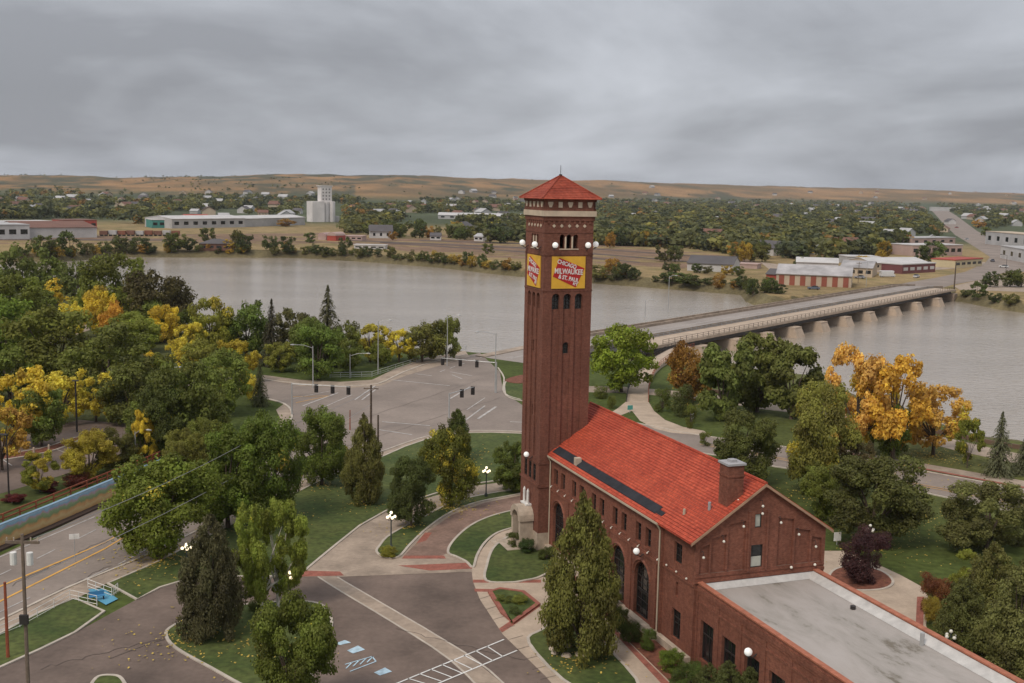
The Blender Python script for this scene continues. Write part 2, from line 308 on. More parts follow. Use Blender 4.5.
ca = gm.color_attributes.new('col', 'FLOAT_COLOR', 'POINT'); ca.data.foreach_set('color', np.c_[col, np.ones(len(col))].astype(np.float32).ravel())
gmat = bpy.data.materials.new('ground_cover'); gmat.use_nodes = True
def mk_ground(m):
    t = m.node_tree; L = t.links.new; nn = t.nodes.new; b = t.nodes['Principled BSDF']; b.inputs['Roughness'].default_value = .95; b.inputs['Specular IOR Level'].default_value = .1
    a = nn('ShaderNodeAttribute'); a.attribute_name = 'col'; g = nn('ShaderNodeNewGeometry'); last = a.outputs['Color']
    for scl, amp in ((1.1, .28), (.12, .22), (.006, .15)):
        n = nn('ShaderNodeTexNoise'); n.inputs['Scale'].default_value = scl; n.inputs['Detail'].default_value = 5; L(g.outputs['Position'], n.inputs['Vector'])
        mr = nn('ShaderNodeMapRange'); mr.inputs[1].default_value = .3; mr.inputs[2].default_value = .7; mr.inputs[3].default_value = 1-amp; mr.inputs[4].default_value = 1+amp; L(n.outputs[0], mr.inputs[0])
        v = nn('ShaderNodeVectorMath'); v.operation = 'SCALE'; L(last, v.inputs[0]); L(mr.outputs[0], v.inputs['Scale']); last = v.outputs[0]
    L(last, b.inputs['Base Color'])
mk_ground(gmat); gm.materials.append(gmat)
gm.polygons.foreach_set('use_smooth', [True]*len(gm.polygons))
go = bpy.data.objects.new('ground', gm); C.objects.link(go); tag(go, kind='structure')
def hill_at(x, y): return float(hill(np.array([x]), np.array([y]))[0])
# water
wm = bpy.data.materials.new('river_water'); wm.use_nodes = True
def mk_water(m):
    t = m.node_tree; L = t.links.new; nn = t.nodes.new; b = t.nodes['Principled BSDF']; b.inputs['Roughness'].default_value = .13; b.inputs['IOR'].default_value = 1.33; b.inputs['Specular IOR Level'].default_value = .5
    g = nn('ShaderNodeNewGeometry'); n = nn('ShaderNodeTexNoise'); n.inputs['Scale'].default_value = .02; n.inputs['Detail'].default_value = 4; mpn = nn('ShaderNodeMapping'); mpn.inputs['Scale'].default_value = (.35, 1.6, 1)
    L(g.outputs['Position'], mpn.inputs[0]); L(mpn.outputs[0], n.inputs['Vector']); r = nn('ShaderNodeValToRGB'); e = r.color_ramp.elements; e[0].position = .35; e[0].color = (.32, .27, .215, 1); e[1].position = .65; e[1].color = (.38, .325, .265, 1)
    L(n.outputs[0], r.inputs[0]); L(r.outputs[0], b.inputs['Base Color'])
    n2 = nn('ShaderNodeTexNoise'); n2.inputs['Scale'].default_value = .9; n2.inputs['Detail'].default_value = 3; mp2 = nn('ShaderNodeMapping'); mp2.inputs['Scale'].default_value = (.5, 1.2, 1); L(g.outputs['Position'], mp2.inputs[0]); L(mp2.outputs[0], n2.inputs['Vector'])
    bp = nn('ShaderNodeBump'); bp.inputs['Strength'].default_value = .8; bp.inputs['Distance'].default_value = .25; L(n2.outputs[0], bp.inputs['Height']); L(bp.outputs[0], b.inputs['Normal'])
mk_water(wm)
mb = MB(); mb.poly([(-950, -350, -4), (950, -350, -4), (950, 950, -4), (-950, 950, -4)]); struct('river_water', mb, wm)

# ------------------------------------------------------------------ flat sheets
def sheet(name, pts, z, m, world=False):
    p = pts if world else W(pts)
    mb = MB(); pt = [Vector((a, b, z)) for a, b in p]; tr = tessellate_polygon([pt]); fx = []
    for t in tr:
        a, b_, c = (pt[i] for i in t); fx.append(t if (b_-a).cross(c-a).z > 0 else (t[0], t[2], t[1]))
    mb.tris(pt, fx); return struct(name, mb, m)
def smooth_line(p, closed=False, n=4):
    p = [Vector((a[0], a[1])) for a in p]; o = []; N_ = len(p)
    for i in range(N_ if closed else N_-1):
        g = lambda k: p[k % N_] if closed else p[max(0, min(N_-1, k))]
        p0, p1, p2, p3 = g(i-1), g(i), g(i+1), g(i+2)
        for k in range(n):
            t = k/n; o.append(.5*((2*p1)+(-p0+p2)*t+(2*p0-5*p1+4*p2-p3)*t*t+(-p0+3*p1-3*p2+p3)*t**3))
    if not closed: o.append(p[-1])
    return [(q.x, q.y) for q in o]
def strip(mb, line, width, z0, z1, closed=False, m=0, off=0):
    """a raised or flat band along a ground line"""
    L_ = [Vector(p) for p in line]; n = len(L_); lo, ro = [], []
    for i, p in enumerate(L_):
        a = L_[(i-1) % n] if closed else L_[max(i-1, 0)]; b = L_[(i+1) % n] if closed else L_[min(i+1, n-1)]
        d = (b-a).normalized() if (b-a).length > 1e-6 else Vector((1, 0)); nn_ = Vector((-d.y, d.x)); lo.append(p+nn_*(off+width/2)); ro.append(p+nn_*(off-width/2))
    rngi = range(n if closed else n-1)
    for i in rngi:
        j = (i+1) % n; a, b, c, d = lo[i], lo[j], ro[j], ro[i]
        mb.poly([(d.x, d.y, z1), (c.x, c.y, z1), (b.x, b.y, z1), (a.x, a.y, z1)], m)
        if z1-z0 > .03:
            mb.poly([(a.x, a.y, z1), (b.x, b.y, z1), (b.x, b.y, z0), (a.x, a.y, z0)], m); mb.poly([(c.x, c.y, z1), (d.x, d.y, z1), (d.x, d.y, z0), (c.x, c.y, z0)], m)
def raised(name, pts, m, z=.10, kerb=True, zk=.13, kw=.28, sm=True, world=False):
    p = pts if world else W(pts)
    if sm: p = smooth_line(p, True, 4)
    mb = MB(); mb.prism(p, 0, z); struct(name, mb, m)
    if kerb:
        k = MB(); strip(k, p, kw, 0, zk, True); struct('kerb', k, kerb_m)

# big paved areas
sheet('parking_lot', [(-60, 700), (-60, 690), (0, 664), (75, 633), (136, 600), (165, 586), (180, 580), (220, 574), (285, 575), (330, 566), (475, 566), (505, 590), (560, 640), (600, 700)], .02, asphalt_lot)
sheet('road', [(-60, 588), (0, 556), (100, 508), (150, 480), (205, 452), (250, 436), (284, 426), (292, 414), (284, 404), (262, 398), (230, 392), (150, 380), (-60, 375), (-60, 365), (150, 370), (240, 377), (300, 384), (350, 386), (378, 384), (402, 373), (430, 363), (480, 353), (500, 372), (503, 392), (522, 405), (560, 412), (620, 420), (660, 428), (690, 434), (760, 444), (830, 453), (884, 464), (1024, 490), (1100, 506), (1100, 530), (1024, 515), (915, 491), (850, 478), (775, 467), (700, 453), (640, 446), (580, 440), (521, 433), (460, 433), (430, 438), (405, 446), (380, 457), (345, 468), (265, 507), (215, 531), (154, 562), (115, 577), (70, 598), (0, 632), (-60, 665)], .03, asphalt)
sheet('concrete_plaza', [(298, 577), (318, 561), (335, 547), (360, 527), (392, 509), (435, 496), (475, 486), (520, 480), (560, 478), (560, 490), (524, 511), (470, 531), (455, 542), (448, 553), (466, 562), (473, 572), (420, 574), (345, 577)], .04, conc_d)
# brick drive between the island and the small lawn
sheet('brick_drive', [(404, 556), (428, 532), (452, 515), (485, 503), (525, 495), (540, 505), (500, 515), (478, 522), (462, 533), (452, 544), (448, 553), (440, 557)], .05, brickpave)
for q in ([(398, 566), (470, 563), (472, 569), (430, 571)], [(303, 571), (340, 572), (344, 576), (300, 577)], [(404, 556), (444, 556), (446, 559), (402, 559)], [(425, 533), (432, 533), (426, 541), (416, 544)]):
    sheet('red_paver_band', q, .054, redpave)
# tan concrete strip through the lot
sheet('concrete_strip', [(318, 577), (338, 577), (345, 582), (465, 653), (512, 692), (490, 700), (450, 660), (395, 624), (340, 591)], .045, conc_d)
mb = MB(); a = smooth_line(W([(338, 577), (345, 582), (465, 653), (512, 692)]), n=3); strip(mb, a, .18, 0, .052); a = smooth_line(W([(318, 577), (340, 591), (395, 624), (450, 660), (490, 700)]), n=3); strip(mb, a, .18, 0, .052); struct('strip_edge', mb, kerb_m)
# sidewalks of the main street, in front of the depot
mb = MB()
sheet('sidewalk', [(-60, 668), (0, 637), (70, 602), (115, 580), (154, 565), (215, 534), (265, 510), (345, 470), (380, 459), (405, 448), (430, 440), (460, 435), (521, 435), (521, 432), (460, 431.5), (430, 436), (405, 443.5), (378, 453), (343, 463), (262, 500), (212, 524), (150, 554), (110, 571), (66, 589), (0, 621), (-60, 650)], .05, conc_d)
mb = MB(); strip(mb, smooth_line(W([(-60, 650), (0, 621), (66, 589), (110, 571), (150, 554), (212, 524), (262, 500), (343, 463), (378, 453), (405, 443.5), (430, 436), (460, 431.5), (521, 432), (600, 442), (700, 453), (775, 467), (850, 478), (915, 491), (1024, 515), (1100, 530)]), n=3), .3, 0, .13); struct('kerb', mb, kerb_m)
mb = MB(); strip(mb, smooth_line(W([(150, 370), (240, 377), (300, 384), (350, 386), (378, 384), (402, 373), (430, 363), (465, 355)]), n=3), .4, 0, .14); struct('kerb', mb, kerb_m)
mb = MB(); strip(mb, smooth_line(W([(150, 380), (230, 392), (262, 398), (284, 404), (292, 414), (284, 426), (250, 436)]), n=3), .4, 0, .14); struct('kerb', mb, kerb_m)
sheet('sidewalk', [(262, 379), (300, 386), (350, 388), (381, 386), (405, 376), (470, 357), (465, 351), (425, 358), (395, 369), (372, 380), (340, 382), (300, 380), (262, 375)], .05, conc_d)
sheet('corner_pavement', [(284, 426), (293, 414), (284, 404), (276, 410), (280, 418), (276, 425), (255, 434)], .05, conc_d)
mb = MB(); strip(mb, smooth_line(W([(521, 400), (508, 396), (503, 390), (504, 378), (498, 368)]), n=3), .3, 0, .14)
strip(mb, smooth_line(W([(620, 420), (660, 428), (690, 434), (760, 444), (830, 453), (884, 464), (1024, 490), (1100, 506)]), n=3), .3, 0, .13); struct('kerb', mb, kerb_m)
sheet('sidewalk', [(830, 450.5), (884, 461), (1024, 487), (1100, 502), (1100, 497), (1024, 481), (884, 457), (830, 447)], .05, conc_d)
sheet('red_paver_band', [(850, 454), (884, 462.3), (1024, 488.5), (1100, 504), (1100, 502.5), (1024, 487), (884, 461), (850, 453)], .056, redpave)
sheet('riverside_path', [(575, 386), (625, 387), (700, 393), (760, 402), (820, 408), (905, 429), (960, 441), (1000, 450), (1100, 470), (1100, 482), (1000, 460), (957, 451), (905, 437), (820, 416), (760, 409), (700, 399), (625, 393), (575, 392)], .03, conc_d)
sheet('ramp_path', [(627, 401), (648, 401), (654, 411), (665, 420), (683, 427), (704, 431), (710, 436), (690, 434.5), (672, 433), (655, 429), (640, 421), (632, 411), (622, 415), (608, 421), (600, 419), (617, 409)], .035, concrete)
sheet('depot_plaza', [(812, 585), (822, 551), (845, 551), (872, 562), (900, 575), (922, 587), (930, 600), (926, 625), (935, 660), (900, 650)], .03, concrete)
sheet('red_paver_band', [(917, 597), (924, 597), (923, 640), (915, 640)], .04, redpave)
raised('mulch_bed', [(829, 580), (835, 570), (858, 566), (882, 572), (893, 582), (885, 589), (862, 591), (840, 588)], mulch)
# lawns, planters and islands
raised('lawn', [(521, 434), (490, 433), (460, 433.5), (430, 438.5), (405, 447), (380, 458), (345, 469), (310, 486), (265, 509), (215, 533), (154, 564), (108, 584), (137, 600), (160, 588), (180, 582), (220, 577), (285, 577), (305, 571), (318, 560), (335, 546), (360, 526), (392, 508), (435, 494), (475, 484), (520, 478), (560, 470), (560, 440)], grassm, sm=False, z=.09)
raised('lawn', [(-60, 690), (0, 668), (40, 650), (75, 633), (104, 612), (75, 599), (40, 613), (0, 634), (-60, 664)], grassm, sm=False, z=.09)
raised('lawn', [(377, 553), (379, 547), (392, 534), (430, 514), (455, 502), (490, 494), (520, 490), (520, 494), (480, 502), (452, 512), (428, 528), (410, 545), (399, 557), (386, 558)], grassm)
raised('lawn', [(448, 553), (452, 543), (465, 530), (480, 521), (500, 514), (524, 510), (522, 524), (498, 533), (485, 543), (477, 556), (473, 568), (466, 562), (456, 557)], grassm)
raised('lawn', [(486, 581), (487, 565), (493, 549), (505, 539), (519, 533), (532, 541), (552, 552), (556, 566), (541, 577), (525, 581), (510, 583)], grassm)
raised('lawn', [(529, 644), (541, 631), (560, 622), (585, 620), (602, 642), (640, 690), (578, 690)], grassm)
raised('traffic_island', [(166, 634), (176, 625), (200, 615), (240, 606), (290, 602), (318, 604), (329, 614), (331, 628), (318, 655), (300, 700), (258, 693), (210, 668), (175, 648)], grassm)
raised('traffic_island', [(91, 695), (96, 679), (110, 676), (122, 680), (127, 700)], grassm)
raised('lawn', [(505, 392), (506, 382), (520, 378), (560, 380), (560, 405), (522, 401), (508, 397)], grassm)
raised('mulch_bed', [(505, 381), (520, 376), (545, 374), (545, 380), (520, 384)], mulch, z=.2, kerb=False)
# pavements round the depot
sheet('depot_walk', [(471, 566), (479, 553), (488, 542), (499, 532), (521, 523), (560, 520), (560, 545), (519, 531), (505, 537.5), (493, 547.5), (487, 563), (486, 581), (520, 583), (542, 577), (560, 580), (620, 600), (700, 680), (710, 700), (640, 700), (603, 643), (585, 620), (560, 622), (541, 631), (529, 644), (553, 664), (580, 700), (566, 700), (545, 676), (503, 635), (480, 600), (473, 582)], .034, concrete)
for q in ([(473, 580), (486, 580), (541, 580), (541, 583), (486, 583), (473, 583)], [(474, 589), (520, 590), (520, 592.5), (475, 592)], [(499, 629), (512, 620), (538, 603), (541, 606), (516, 624), (502, 633)], [(527, 643), (541, 630), (545, 632), (531, 646)], [(600, 643), (605, 641), (643, 690), (634, 690)], [(609, 628), (614, 628), (676, 690), (667, 690)]):
    sheet('red_paver_band', q, .040, redpave)
raised('planter_bed', [(490, 593), (500, 590), (523, 593), (538, 605), (512, 624), (503, 614)], grassm, z=.18, kerb=False, sm=False)
k = MB(); strip(k, W([(490, 593), (500, 590), (523, 593), (538, 605), (512, 624), (503, 614)]), .45, 0, .22, True); struct('planter_edge', k, redpave)
raised('mulch_bed', [(512, 545), (520, 535), (555, 552), (640, 625), (720, 690), (678, 690), (615, 628), (560, 572), (530, 560)], mulch, z=.08, kerb=False, sm=False)
# painted markings
def line_px(mb, a, b, w_, z=.062): 
    p, q = W([a, b]); strip(mb, [p, q], w_, z, z)
mb = MB()
line_px(mb, (392, 686), (504, 640), .16); line_px(mb, (424, 690), (517, 651), .16)
for i in range(8):
    t = i/8; a = (408+t*97, 678-t*39); b = (426+t*95, 686-t*37); line_px(mb, (408+t*90, 679-t*37), (431+t*82, 686-t*33), .13)
struct('crosswalk_marking', mb, white_p)
mb = MB()
for cx, cy in ((355, 650), (382, 672), (342, 643)):
    w_, h_ = (8, 4) if cy > 645 else (7, 2.5)
    for q in [[(cx-w_, cy+1), (cx+3, cy-h_), (cx+w_+2, cy), (cx-2, cy+h_)]]: mb.poly([(*p, .05) for p in W(q)][::-1])
struct('parking_symbol', mb, blue_p)
mb = MB(); line_px(mb, (345, 665), (372, 657), .12); line_px(mb, (350, 672), (376, 662), .12); line_px(mb, (372, 657), (376, 662), .12)
for i in range(4): line_px(mb, (346+i*7, 669-i*2), (352+i*7, 663-i*2), .12)
struct('parking_marking', mb, blue_p)
mb = MB(); line_px(mb, (-60, 612), (105, 543), .28); line_px(mb, (-60, 632), (105, 549), .28); line_px(mb, (105, 543), (160, 512), .2); line_px(mb, (105, 549), (160, 516), .2); struct('yellow_line', mb, yellow_p)
mb = MB()
line_px(mb, (-60, 583), (95, 517), .2); 
for a, b in (((-10, 580), (11, 570)), ((37, 559), (55, 550)), ((78, 539), (96, 530)), ((80, 582), (108, 569)), ((-20, 622), (30, 598)), ((118, 565), (150, 548))): line_px(mb, a, b, .15)
struct('lane_marking', mb, white_worn)
mb = MB()
line_px(mb, (391, 380), (450, 386), .35); line_px(mb, (379, 430), (412, 435), .35); line_px(mb, (382, 422), (430, 426), .35)
line_px(mb, (450, 399), (470, 387), .35); line_px(mb, (478, 419), (496, 407), .45); line_px(mb, (462, 423), (485, 406), .3); line_px(mb, (467, 410), (485, 398), .2)
line_px(mb, (303, 406), (338, 393), .35); line_px(mb, (320, 409), (352, 395), .2); line_px(mb, (292, 399), (336, 390), .2); line_px(mb, (415, 374), (432, 376), .3); line_px(mb, (450, 372), (472, 376), .3); line_px(mb, (452, 375), (462, 379), .3)
line_px(mb, (355, 400), (375, 386), .3); line_px(mb, (362, 400), (378, 388), .3); line_px(mb, (510, 422), (522, 422.5), .3)
for i in range(6):
    line_px(mb, (440+i*10, 372-i*3.5), (445+i*10, 370-i*3.4), .25)
struct('lane_marking', mb, white_worn)
mb = MB(); line_px(mb, (296, 403), (330, 396), .2); line_px(mb, (292, 397), (330, 396), .2); line_px(mb, (700, 443), (1060, 511), .15); line_px(mb, (700, 444.6), (1060, 512.6), .15); struct('yellow_line', mb, yellow_p)
# parking area behind the mural
sheet('parking_lot', [(-60, 500), (0, 494), (60, 476), (130, 452), (170, 440), (140, 425), (80, 420), (40, 430), (-60, 440)], .025, asphalt_lot)
sheet('parking_lot', [(50, 345), (75, 335), (90, 330), (80, 315), (62, 315), (60, 330), (40, 345)], .025, conc_d)
raised('mulch_bed', [(-20, 458), (40, 449), (75, 438), (78, 441), (45, 453), (-20, 463)], mulch)
mb = MB(); line_px(mb, (-20, 462), (75, 442), .3); line_px(mb, (22, 453), (40, 460), .15); line_px(mb, (50, 447), (70, 455), .15); line_px(mb, (0, 458), (12, 466), .15); struct('parking_marking', mb, white_worn)

# ================================================================== TOWER
BO, BR = Vector((3.24, 120.13, 0)), R_(20)       # depot corner and heading
def arch(s0, s1, z0, z1, n=8, flat=False):
    if flat: return [(s0, z0), (s1, z0), (s1, z1), (s0, z1)]
    r = (s1-s0)/2; c = (s0+s1)/2; zc_ = z1-r; return [(s0, z0), (s1, z0)]+[(c+r*math.cos(math.pi*k/n), zc_+r*math.sin(math.pi*k/n)) for k in range(n+1)]
class Face:
    """wall plane: origin o, direction d (along), outward normal = d x z"""
    def __init__(s, o, d): s.o = Vector(o); s.d = Vector(d).normalized(); s.n = s.d.cross(Vector((0, 0, 1)))
    def p(s, a, z, out_=0.0): q = s.o+s.d*a+s.n*out_; return (q.x, q.y, q.z+z)
    def wall(s, mb, outer, holes, depth, out_=0.0, m=0, reveal=None):
        flat = [[Vector((a, z, 0)) for a, z in outer]]+[[Vector((a, z, 0)) for a, z in h] for h in holes]
        tr = tessellate_polygon(flat); al = [q for l in flat for q in l]; fx = []
        for t in tr:
            a, b, c = (al[i] for i in t); fx.append(t if (b-a).cross(c-a).z > 0 else (t[0], t[2], t[1]))
        mb.tris([s.p(q.x, q.y, out_) for q in al], fx, m)
        for h in holes:
            for i in range(len(h)):
                a, b = h[i], h[(i+1) % len(h)]; mb.poly([s.p(*a, out_), s.p(*b, out_), s.p(*b, out_-depth), s.p(*a, out_-depth)], m if reveal is None else reveal)
    def panel(s, mb, pts, out_=0.0, m=0): mb.poly([s.p(a, z, out_) for a, z in pts], m)
    def box(s, mb, a0, a1, z0, z1, o0, o1, m=0):
        q = [s.p(a, z, o) for z in (z0, z1) for o in (o0, o1) for a in (a0, a1)]; b = len(mb.v); mb.v += q
        for f in ((0, 1, 3, 2), (4, 6, 7, 5), (0, 4, 5, 1), (2, 3, 7, 6), (0, 2, 6, 4), (1, 5, 7, 3)): mb.f.append(tuple(b+i for i in f)); mb.mi.append(m)
def window(face, parent, s0, s1, z0, z1, out_, flat=False, bars=(1, 1), fm=None, gm_=None, name='window', fw_=.07, transom=None):
    fm = fm or dark; gm_ = gm_ or glass; f = MB()
    face.box(f, s0, s0+fw_, z0, z1 if flat else z1-(s1-s0)/2, out_, out_+.08); face.box(f, s1-fw_, s1, z0, z1 if flat else z1-(s1-s0)/2, out_, out_+.08)
    face.box(f, s0+fw_, s1-fw_, z0, z0+fw_, out_, out_+.08)
    zt = z1 if flat else z1-(s1-s0)/2
    face.box(f, s0+fw_, s1-fw_, zt-fw_, zt, out_, out_+.08)
    for i in range(1, bars[0]+1):
        c = s0+(s1-s0)*i/(bars[0]+1); r = (s1-s0)/2; top = zt if flat else zt+math.sqrt(max(0, r*r-(c-(s0+s1)/2)**2)); face.box(f, c-.03, c+.03, z0+fw_, top-.02, out_+.002, out_+.07)
    for i in range(1, bars[1]+1):
        c = z0+(zt-z0)*i/(bars[1]+1); face.box(f, s0+fw_, s1-fw_, c-.03, c+.03, out_+.004, out_+.06)
    if not flat:
        r = (s1-s0)/2; cc = (s0+s1)/2
        for rr in (r-.05, r*.55):
            pts = [face.p(cc+rr*math.cos(math.pi*k/8), zt+rr*math.sin(math.pi*k/8), out_+.05) for k in range(9)]; f.tube(pts, .05, 4)
    if transom: face.box(f, s0+fw_, s1-fw_, transom-.06, transom+.06, out_+.006, out_+.1, 0)
    wo = f.build(name, fm, parent); g = MB(); face.panel(g, arch(s0, s1, z0, z1, 8, flat), out_+.01); g.build('pane', gm_, wo); return wo
TS = 5.65
M0 = lambda n, c, r=.8: mat(n, c, r, .08, .5)
tw = empty('brick_tower', BO, BR, 'tall square red brick tower with red pyramid roof and yellow and red signs', 'tower')
faces = [Face((0, 0, 0), (1, 0, 0)), Face((0, TS, 0), (0, -1, 0)), Face((TS, TS, 0), (-1, 0, 0)), Face((TS, 0, 0), (0, 1, 0))]
body = MB(); slots = [(1.02, 1.95), (2.36, 3.29), (3.70, 4.63)]
for fi, fc in enumerate(faces):
    holes = [arch(a, b, 10.4, 28.5) for a, b in slots]
    bel = [arch(a, b, 33.35, 34.85, 6) for a, b in ((1.75, 2.35), (2.53, 3.13), (3.31, 3.91))]
    low = [arch(a, b, 7.6, 9.55, 6, True) for a, b in slots] if fi in (1, 2) else []
    porch_hole = [arch(2.1, 3.5, 0.35, 3.4)] if fi == 1 else []
    fc.wall(body, [(0, 0), (TS, 0), (TS, 38.6), (0, 38.6)], holes+bel+low+porch_hole, .16)
    for j, (a, b) in enumerate(slots):     # recessed strips with their own openings
        hs = [arch(a+.02, b-.02, 26.8, 28.48)]
        if j == 1: hs += [arch(a+.12, b-.12, 21.95, 23.2), ] + ([arch(a+.2, b-.2, 14.8, 16.0)] if fi == 1 else [])
        fc.wall(body, arch(a, b, 10.4, 28.5), [[(q[0]*.995+.005*(a+b)/2, q[1]-.01) for q in h] for h in hs], .35, -.16)
        for h in hs: window(fc, tw, h[0][0]+.01, h[1][0]-.01, h[0][1], max(q[1] for q in h), -.45, bars=(1, 2) if h is hs[0] else (0, 1))
    for k, (a, b) in enumerate(slots):
        if low:
            fc.wall(body, arch(a, b, 7.6, 9.55, 6, True), [], 0, -.16); window(fc, tw, a+.1, b-.1, 7.65, 9.5, -.155, True, (1, 2))
    for h in bel:
        for i in range(len(h)): a, b = h[i], h[(i+1) % len(h)]; body.poly([fc.p(*a, -.16), fc.p(*b, -.16), fc.p(*b, -.55), fc.p(*a, -.55)])
    for z0, z1, o in ((35.0, 35.12, .05), (36.3, 36.77, .10), (37.36, 37.6, .17), (38.35, 38.6, .22), (37.6, 38.35, .12), (29.0-.25, 29.0-.1, .05), (32.6, 32.72, .05), (7.15, 7.42, .10), (9.75, 9.9, .06)):
        fc.box(body, -o, TS+o*.999, z0, z1, -.1, o)
    for k in range(9): fc.box(body, .3+k*.6, .55+k*.6, 35.98, 36.3, 0, .07)
body.box(.56, TS-.56, .56, TS-.56, 33.0, 33.2); body.box(.56, TS-.56, .56, TS-.56, 35.0, 35.2)
tb = body.build('tower_wall', brick, tw)
mb = MB()
for fc in faces: fc.box(mb, -.06, TS+.059, 0, 2.0, -.05, .06) if fc is not faces[1] else (fc.box(mb, -.06, 2.0, 0, 2.0, -.05, .058), fc.box(mb, 3.6, TS+.059, 0, 2.0, -.05, .058))
mb.build('stone_base', stone, tw)
mb = MB(); mb.box(-.24, TS+.24, -.24, TS+.24, 36.772, 37.355); mb.build('cream_band', cream, tw)
for fc in faces:
    for k in range(5):
        mb = MB(); a = .55+k*(TS-1.1)/4; 
        pts = [(a-.28, 38.3), (a-.28, 38.1), (a-.13, 37.72), (a+.13, 37.72), (a+.28, 38.1), (a+.28, 38.3)] if k % 2 == 0 else [(a-.23, 38.3), (a-.23, 37.7), (a+.23, 37.7), (a+.23, 38.3)]
        fc.wall(mb, pts[::-1] if False else [pts[-1-i] for i in range(len(pts))], [], 0, .20)
        for i in range(len(pts)): p, q = pts[i], pts[(i+1) % len(pts)]; mb.poly([fc.p(*p, .2), fc.p(*q, .2), fc.p(*q, .1), fc.p(*p, .1)])
        mb.build('frieze_block', cream, tw); mb = MB(); d = .2; b_ = 1.05+k*(TS-2.1)/4; dm = [(b_-d, 35.75), (b_, 35.75-d), (b_+d, 35.75), (b_, 35.75+d)]
        fc.panel(mb, dm, .06)
        for i in range(4): p, q = dm[i], dm[(i+1) % 4]; mb.poly([fc.p(*q, .06), fc.p(*p, .06), fc.p(*p, 0), fc.p(*q, 0)])
        mb.build('cream_diamond', cream, tw)
for fc in faces:
    for a in (2.44, 3.22): mb = MB(); mb.tube([fc.p(a, 33.35, -.02), fc.p(a, 34.62, -.02)], .10, 8); mb.build('belfry_column', cream, tw)
    mb = MB(); fc.box(mb, 1.7, 3.96, 33.22, 33.34, -.5, .05); mb.build('belfry_sill', cream, tw)
# pyramid roof with raised tile courses
mb = MB(); ov = .62; c0 = TS/2; K = 14
for k in range(K):
    t0, t1 = k/K, (k+1)/K; h0 = c0+ov-(c0+ov)*t0; h1 = c0+ov-(c0+ov)*t1; zz = lambda t: 38.62+2.45*t
    for sx, sy in ((0, -1), (1, 0), (0, 1), (-1, 0)):
        tx, ty = -sy, sx
        P_ = lambda h, s_, z: (c0+sx*h+tx*h*s_, c0+sy*h+ty*h*s_, z)
        mb.poly([P_(h0+.02, -1, zz(t0)+.05), P_(h0+.02, 1, zz(t0)+.05), P_(h1, 1, zz(t1)+.0), P_(h1, -1, zz(t1)+.0)]); mb.poly([P_(h0+.02, -1, zz(t0)-.05), P_(h0+.02, 1, zz(t0)-.05), P_(h0+.02, 1, zz(t0)+.05), P_(h0+.02, -1, zz(t0)+.05)])
mb.poly([(-ov, -ov, 38.6), (-ov, TS+ov, 38.6), (TS+ov, TS+ov, 38.6), (TS+ov, -ov, 38.6)])
for sx in (-1, 1):
    for sy in (-1, 1): mb.tube([(c0+sx*(c0+ov), c0+sy*(c0+ov), 38.68), (c0, c0, 41.13)], .09, 5)
tile2 = mat('dull_tile', (.27, .048, .026), .8, 0, .5, col2=(.40, .088, .048), fine=.25, fs=3); tile_relief(tile2); ro = mb.build('tower_roof', tile2, tw)
mb = MB(); mb.tube([(c0, c0, 41.0), (c0, c0, 41.25)], .18, 8); mb.tube([(c0, c0, 41.2), (c0, c0, 42.2)], .03, 5); mb.build('finial', dsteel, ro)
# signs
signy = mat('sign_yellow', (.70, .40, .045), .6, .05, 1); signr = mat('sign_red', (.42, .022, .022), .6, .06, 1); signw = mat('sign_white', (.72, .68, .64), .6, .04, 1)
def text_mesh(body_, size, m, parent, mat4, name='lettering', sx=1.0):
    cu = bpy.data.curves.new('txt', 'FONT'); cu.body = body_; cu.size = size; cu.align_x = 'CENTER'; cu.align_y = 'CENTER'; cu.extrude = .008; cu.offset = .018
    t = bpy.data.objects.new('txt', cu); me = bpy.data.meshes.new_from_object(t); bpy.data.objects.remove(t); bpy.data.curves.remove(cu)
    me.transform(mat4 @ Matrix.Diagonal((sx, 1, 1, 1))); me.materials.clear(); me.materials.append(m); me.name = name
    o = bpy.data.objects.new(name, me); C.objects.link(o); o.parent = parent; return o
def sign(fc, s0, s1, z0, z1):
    b = MB(); fc.box(b, s0, s1, z0, z1, .0, .10); bo = b.build('sign_board', signy, tw)
    U = lambda u, v: (s0+(s1-s0)*u, z1-(z1-z0)*v)
    r = MB(); pts = [U(.03, .62), U(.72, .965), U(.975, .37), U(.22, .04)]; fc.panel(r, pts, .125)
    for i in range(4): p, q = pts[i], pts[(i+1) % 4]; r.poly([fc.p(*p, .125), fc.p(*p, .1), fc.p(*q, .1), fc.p(*q, .125)])
    r.build('sign_emblem', signr, bo)
    def place(u, v, ang):
        a, z = U(u, v); o = fc.p(a, z, .145); d = fc.d; n_ = fc.n; zz_ = Vector((0, 0, 1))
        m4 = Matrix((d, zz_, n_)).transposed().to_4x4(); m4.translation = Vector(o); return m4 @ Matrix.Rotation(R_(ang), 4, 'Z')
    text_mesh('CHICAGO', .62, signw, bo, place(.44, .245, -17), sx=.80); 
    ob = text_mesh('MILWAUKEE', .80, signw, bo, place(.50, .475, -3), sx=.74)
    text_mesh('& ST. PAUL', .62, signw, bo, place(.50, .69, -12), sx=.80); text_mesh("R'Y", .38, signw, bo, place(.70, .865, -12))
for fc in faces: sign(fc, .90, 4.78, 29.05, 32.5)
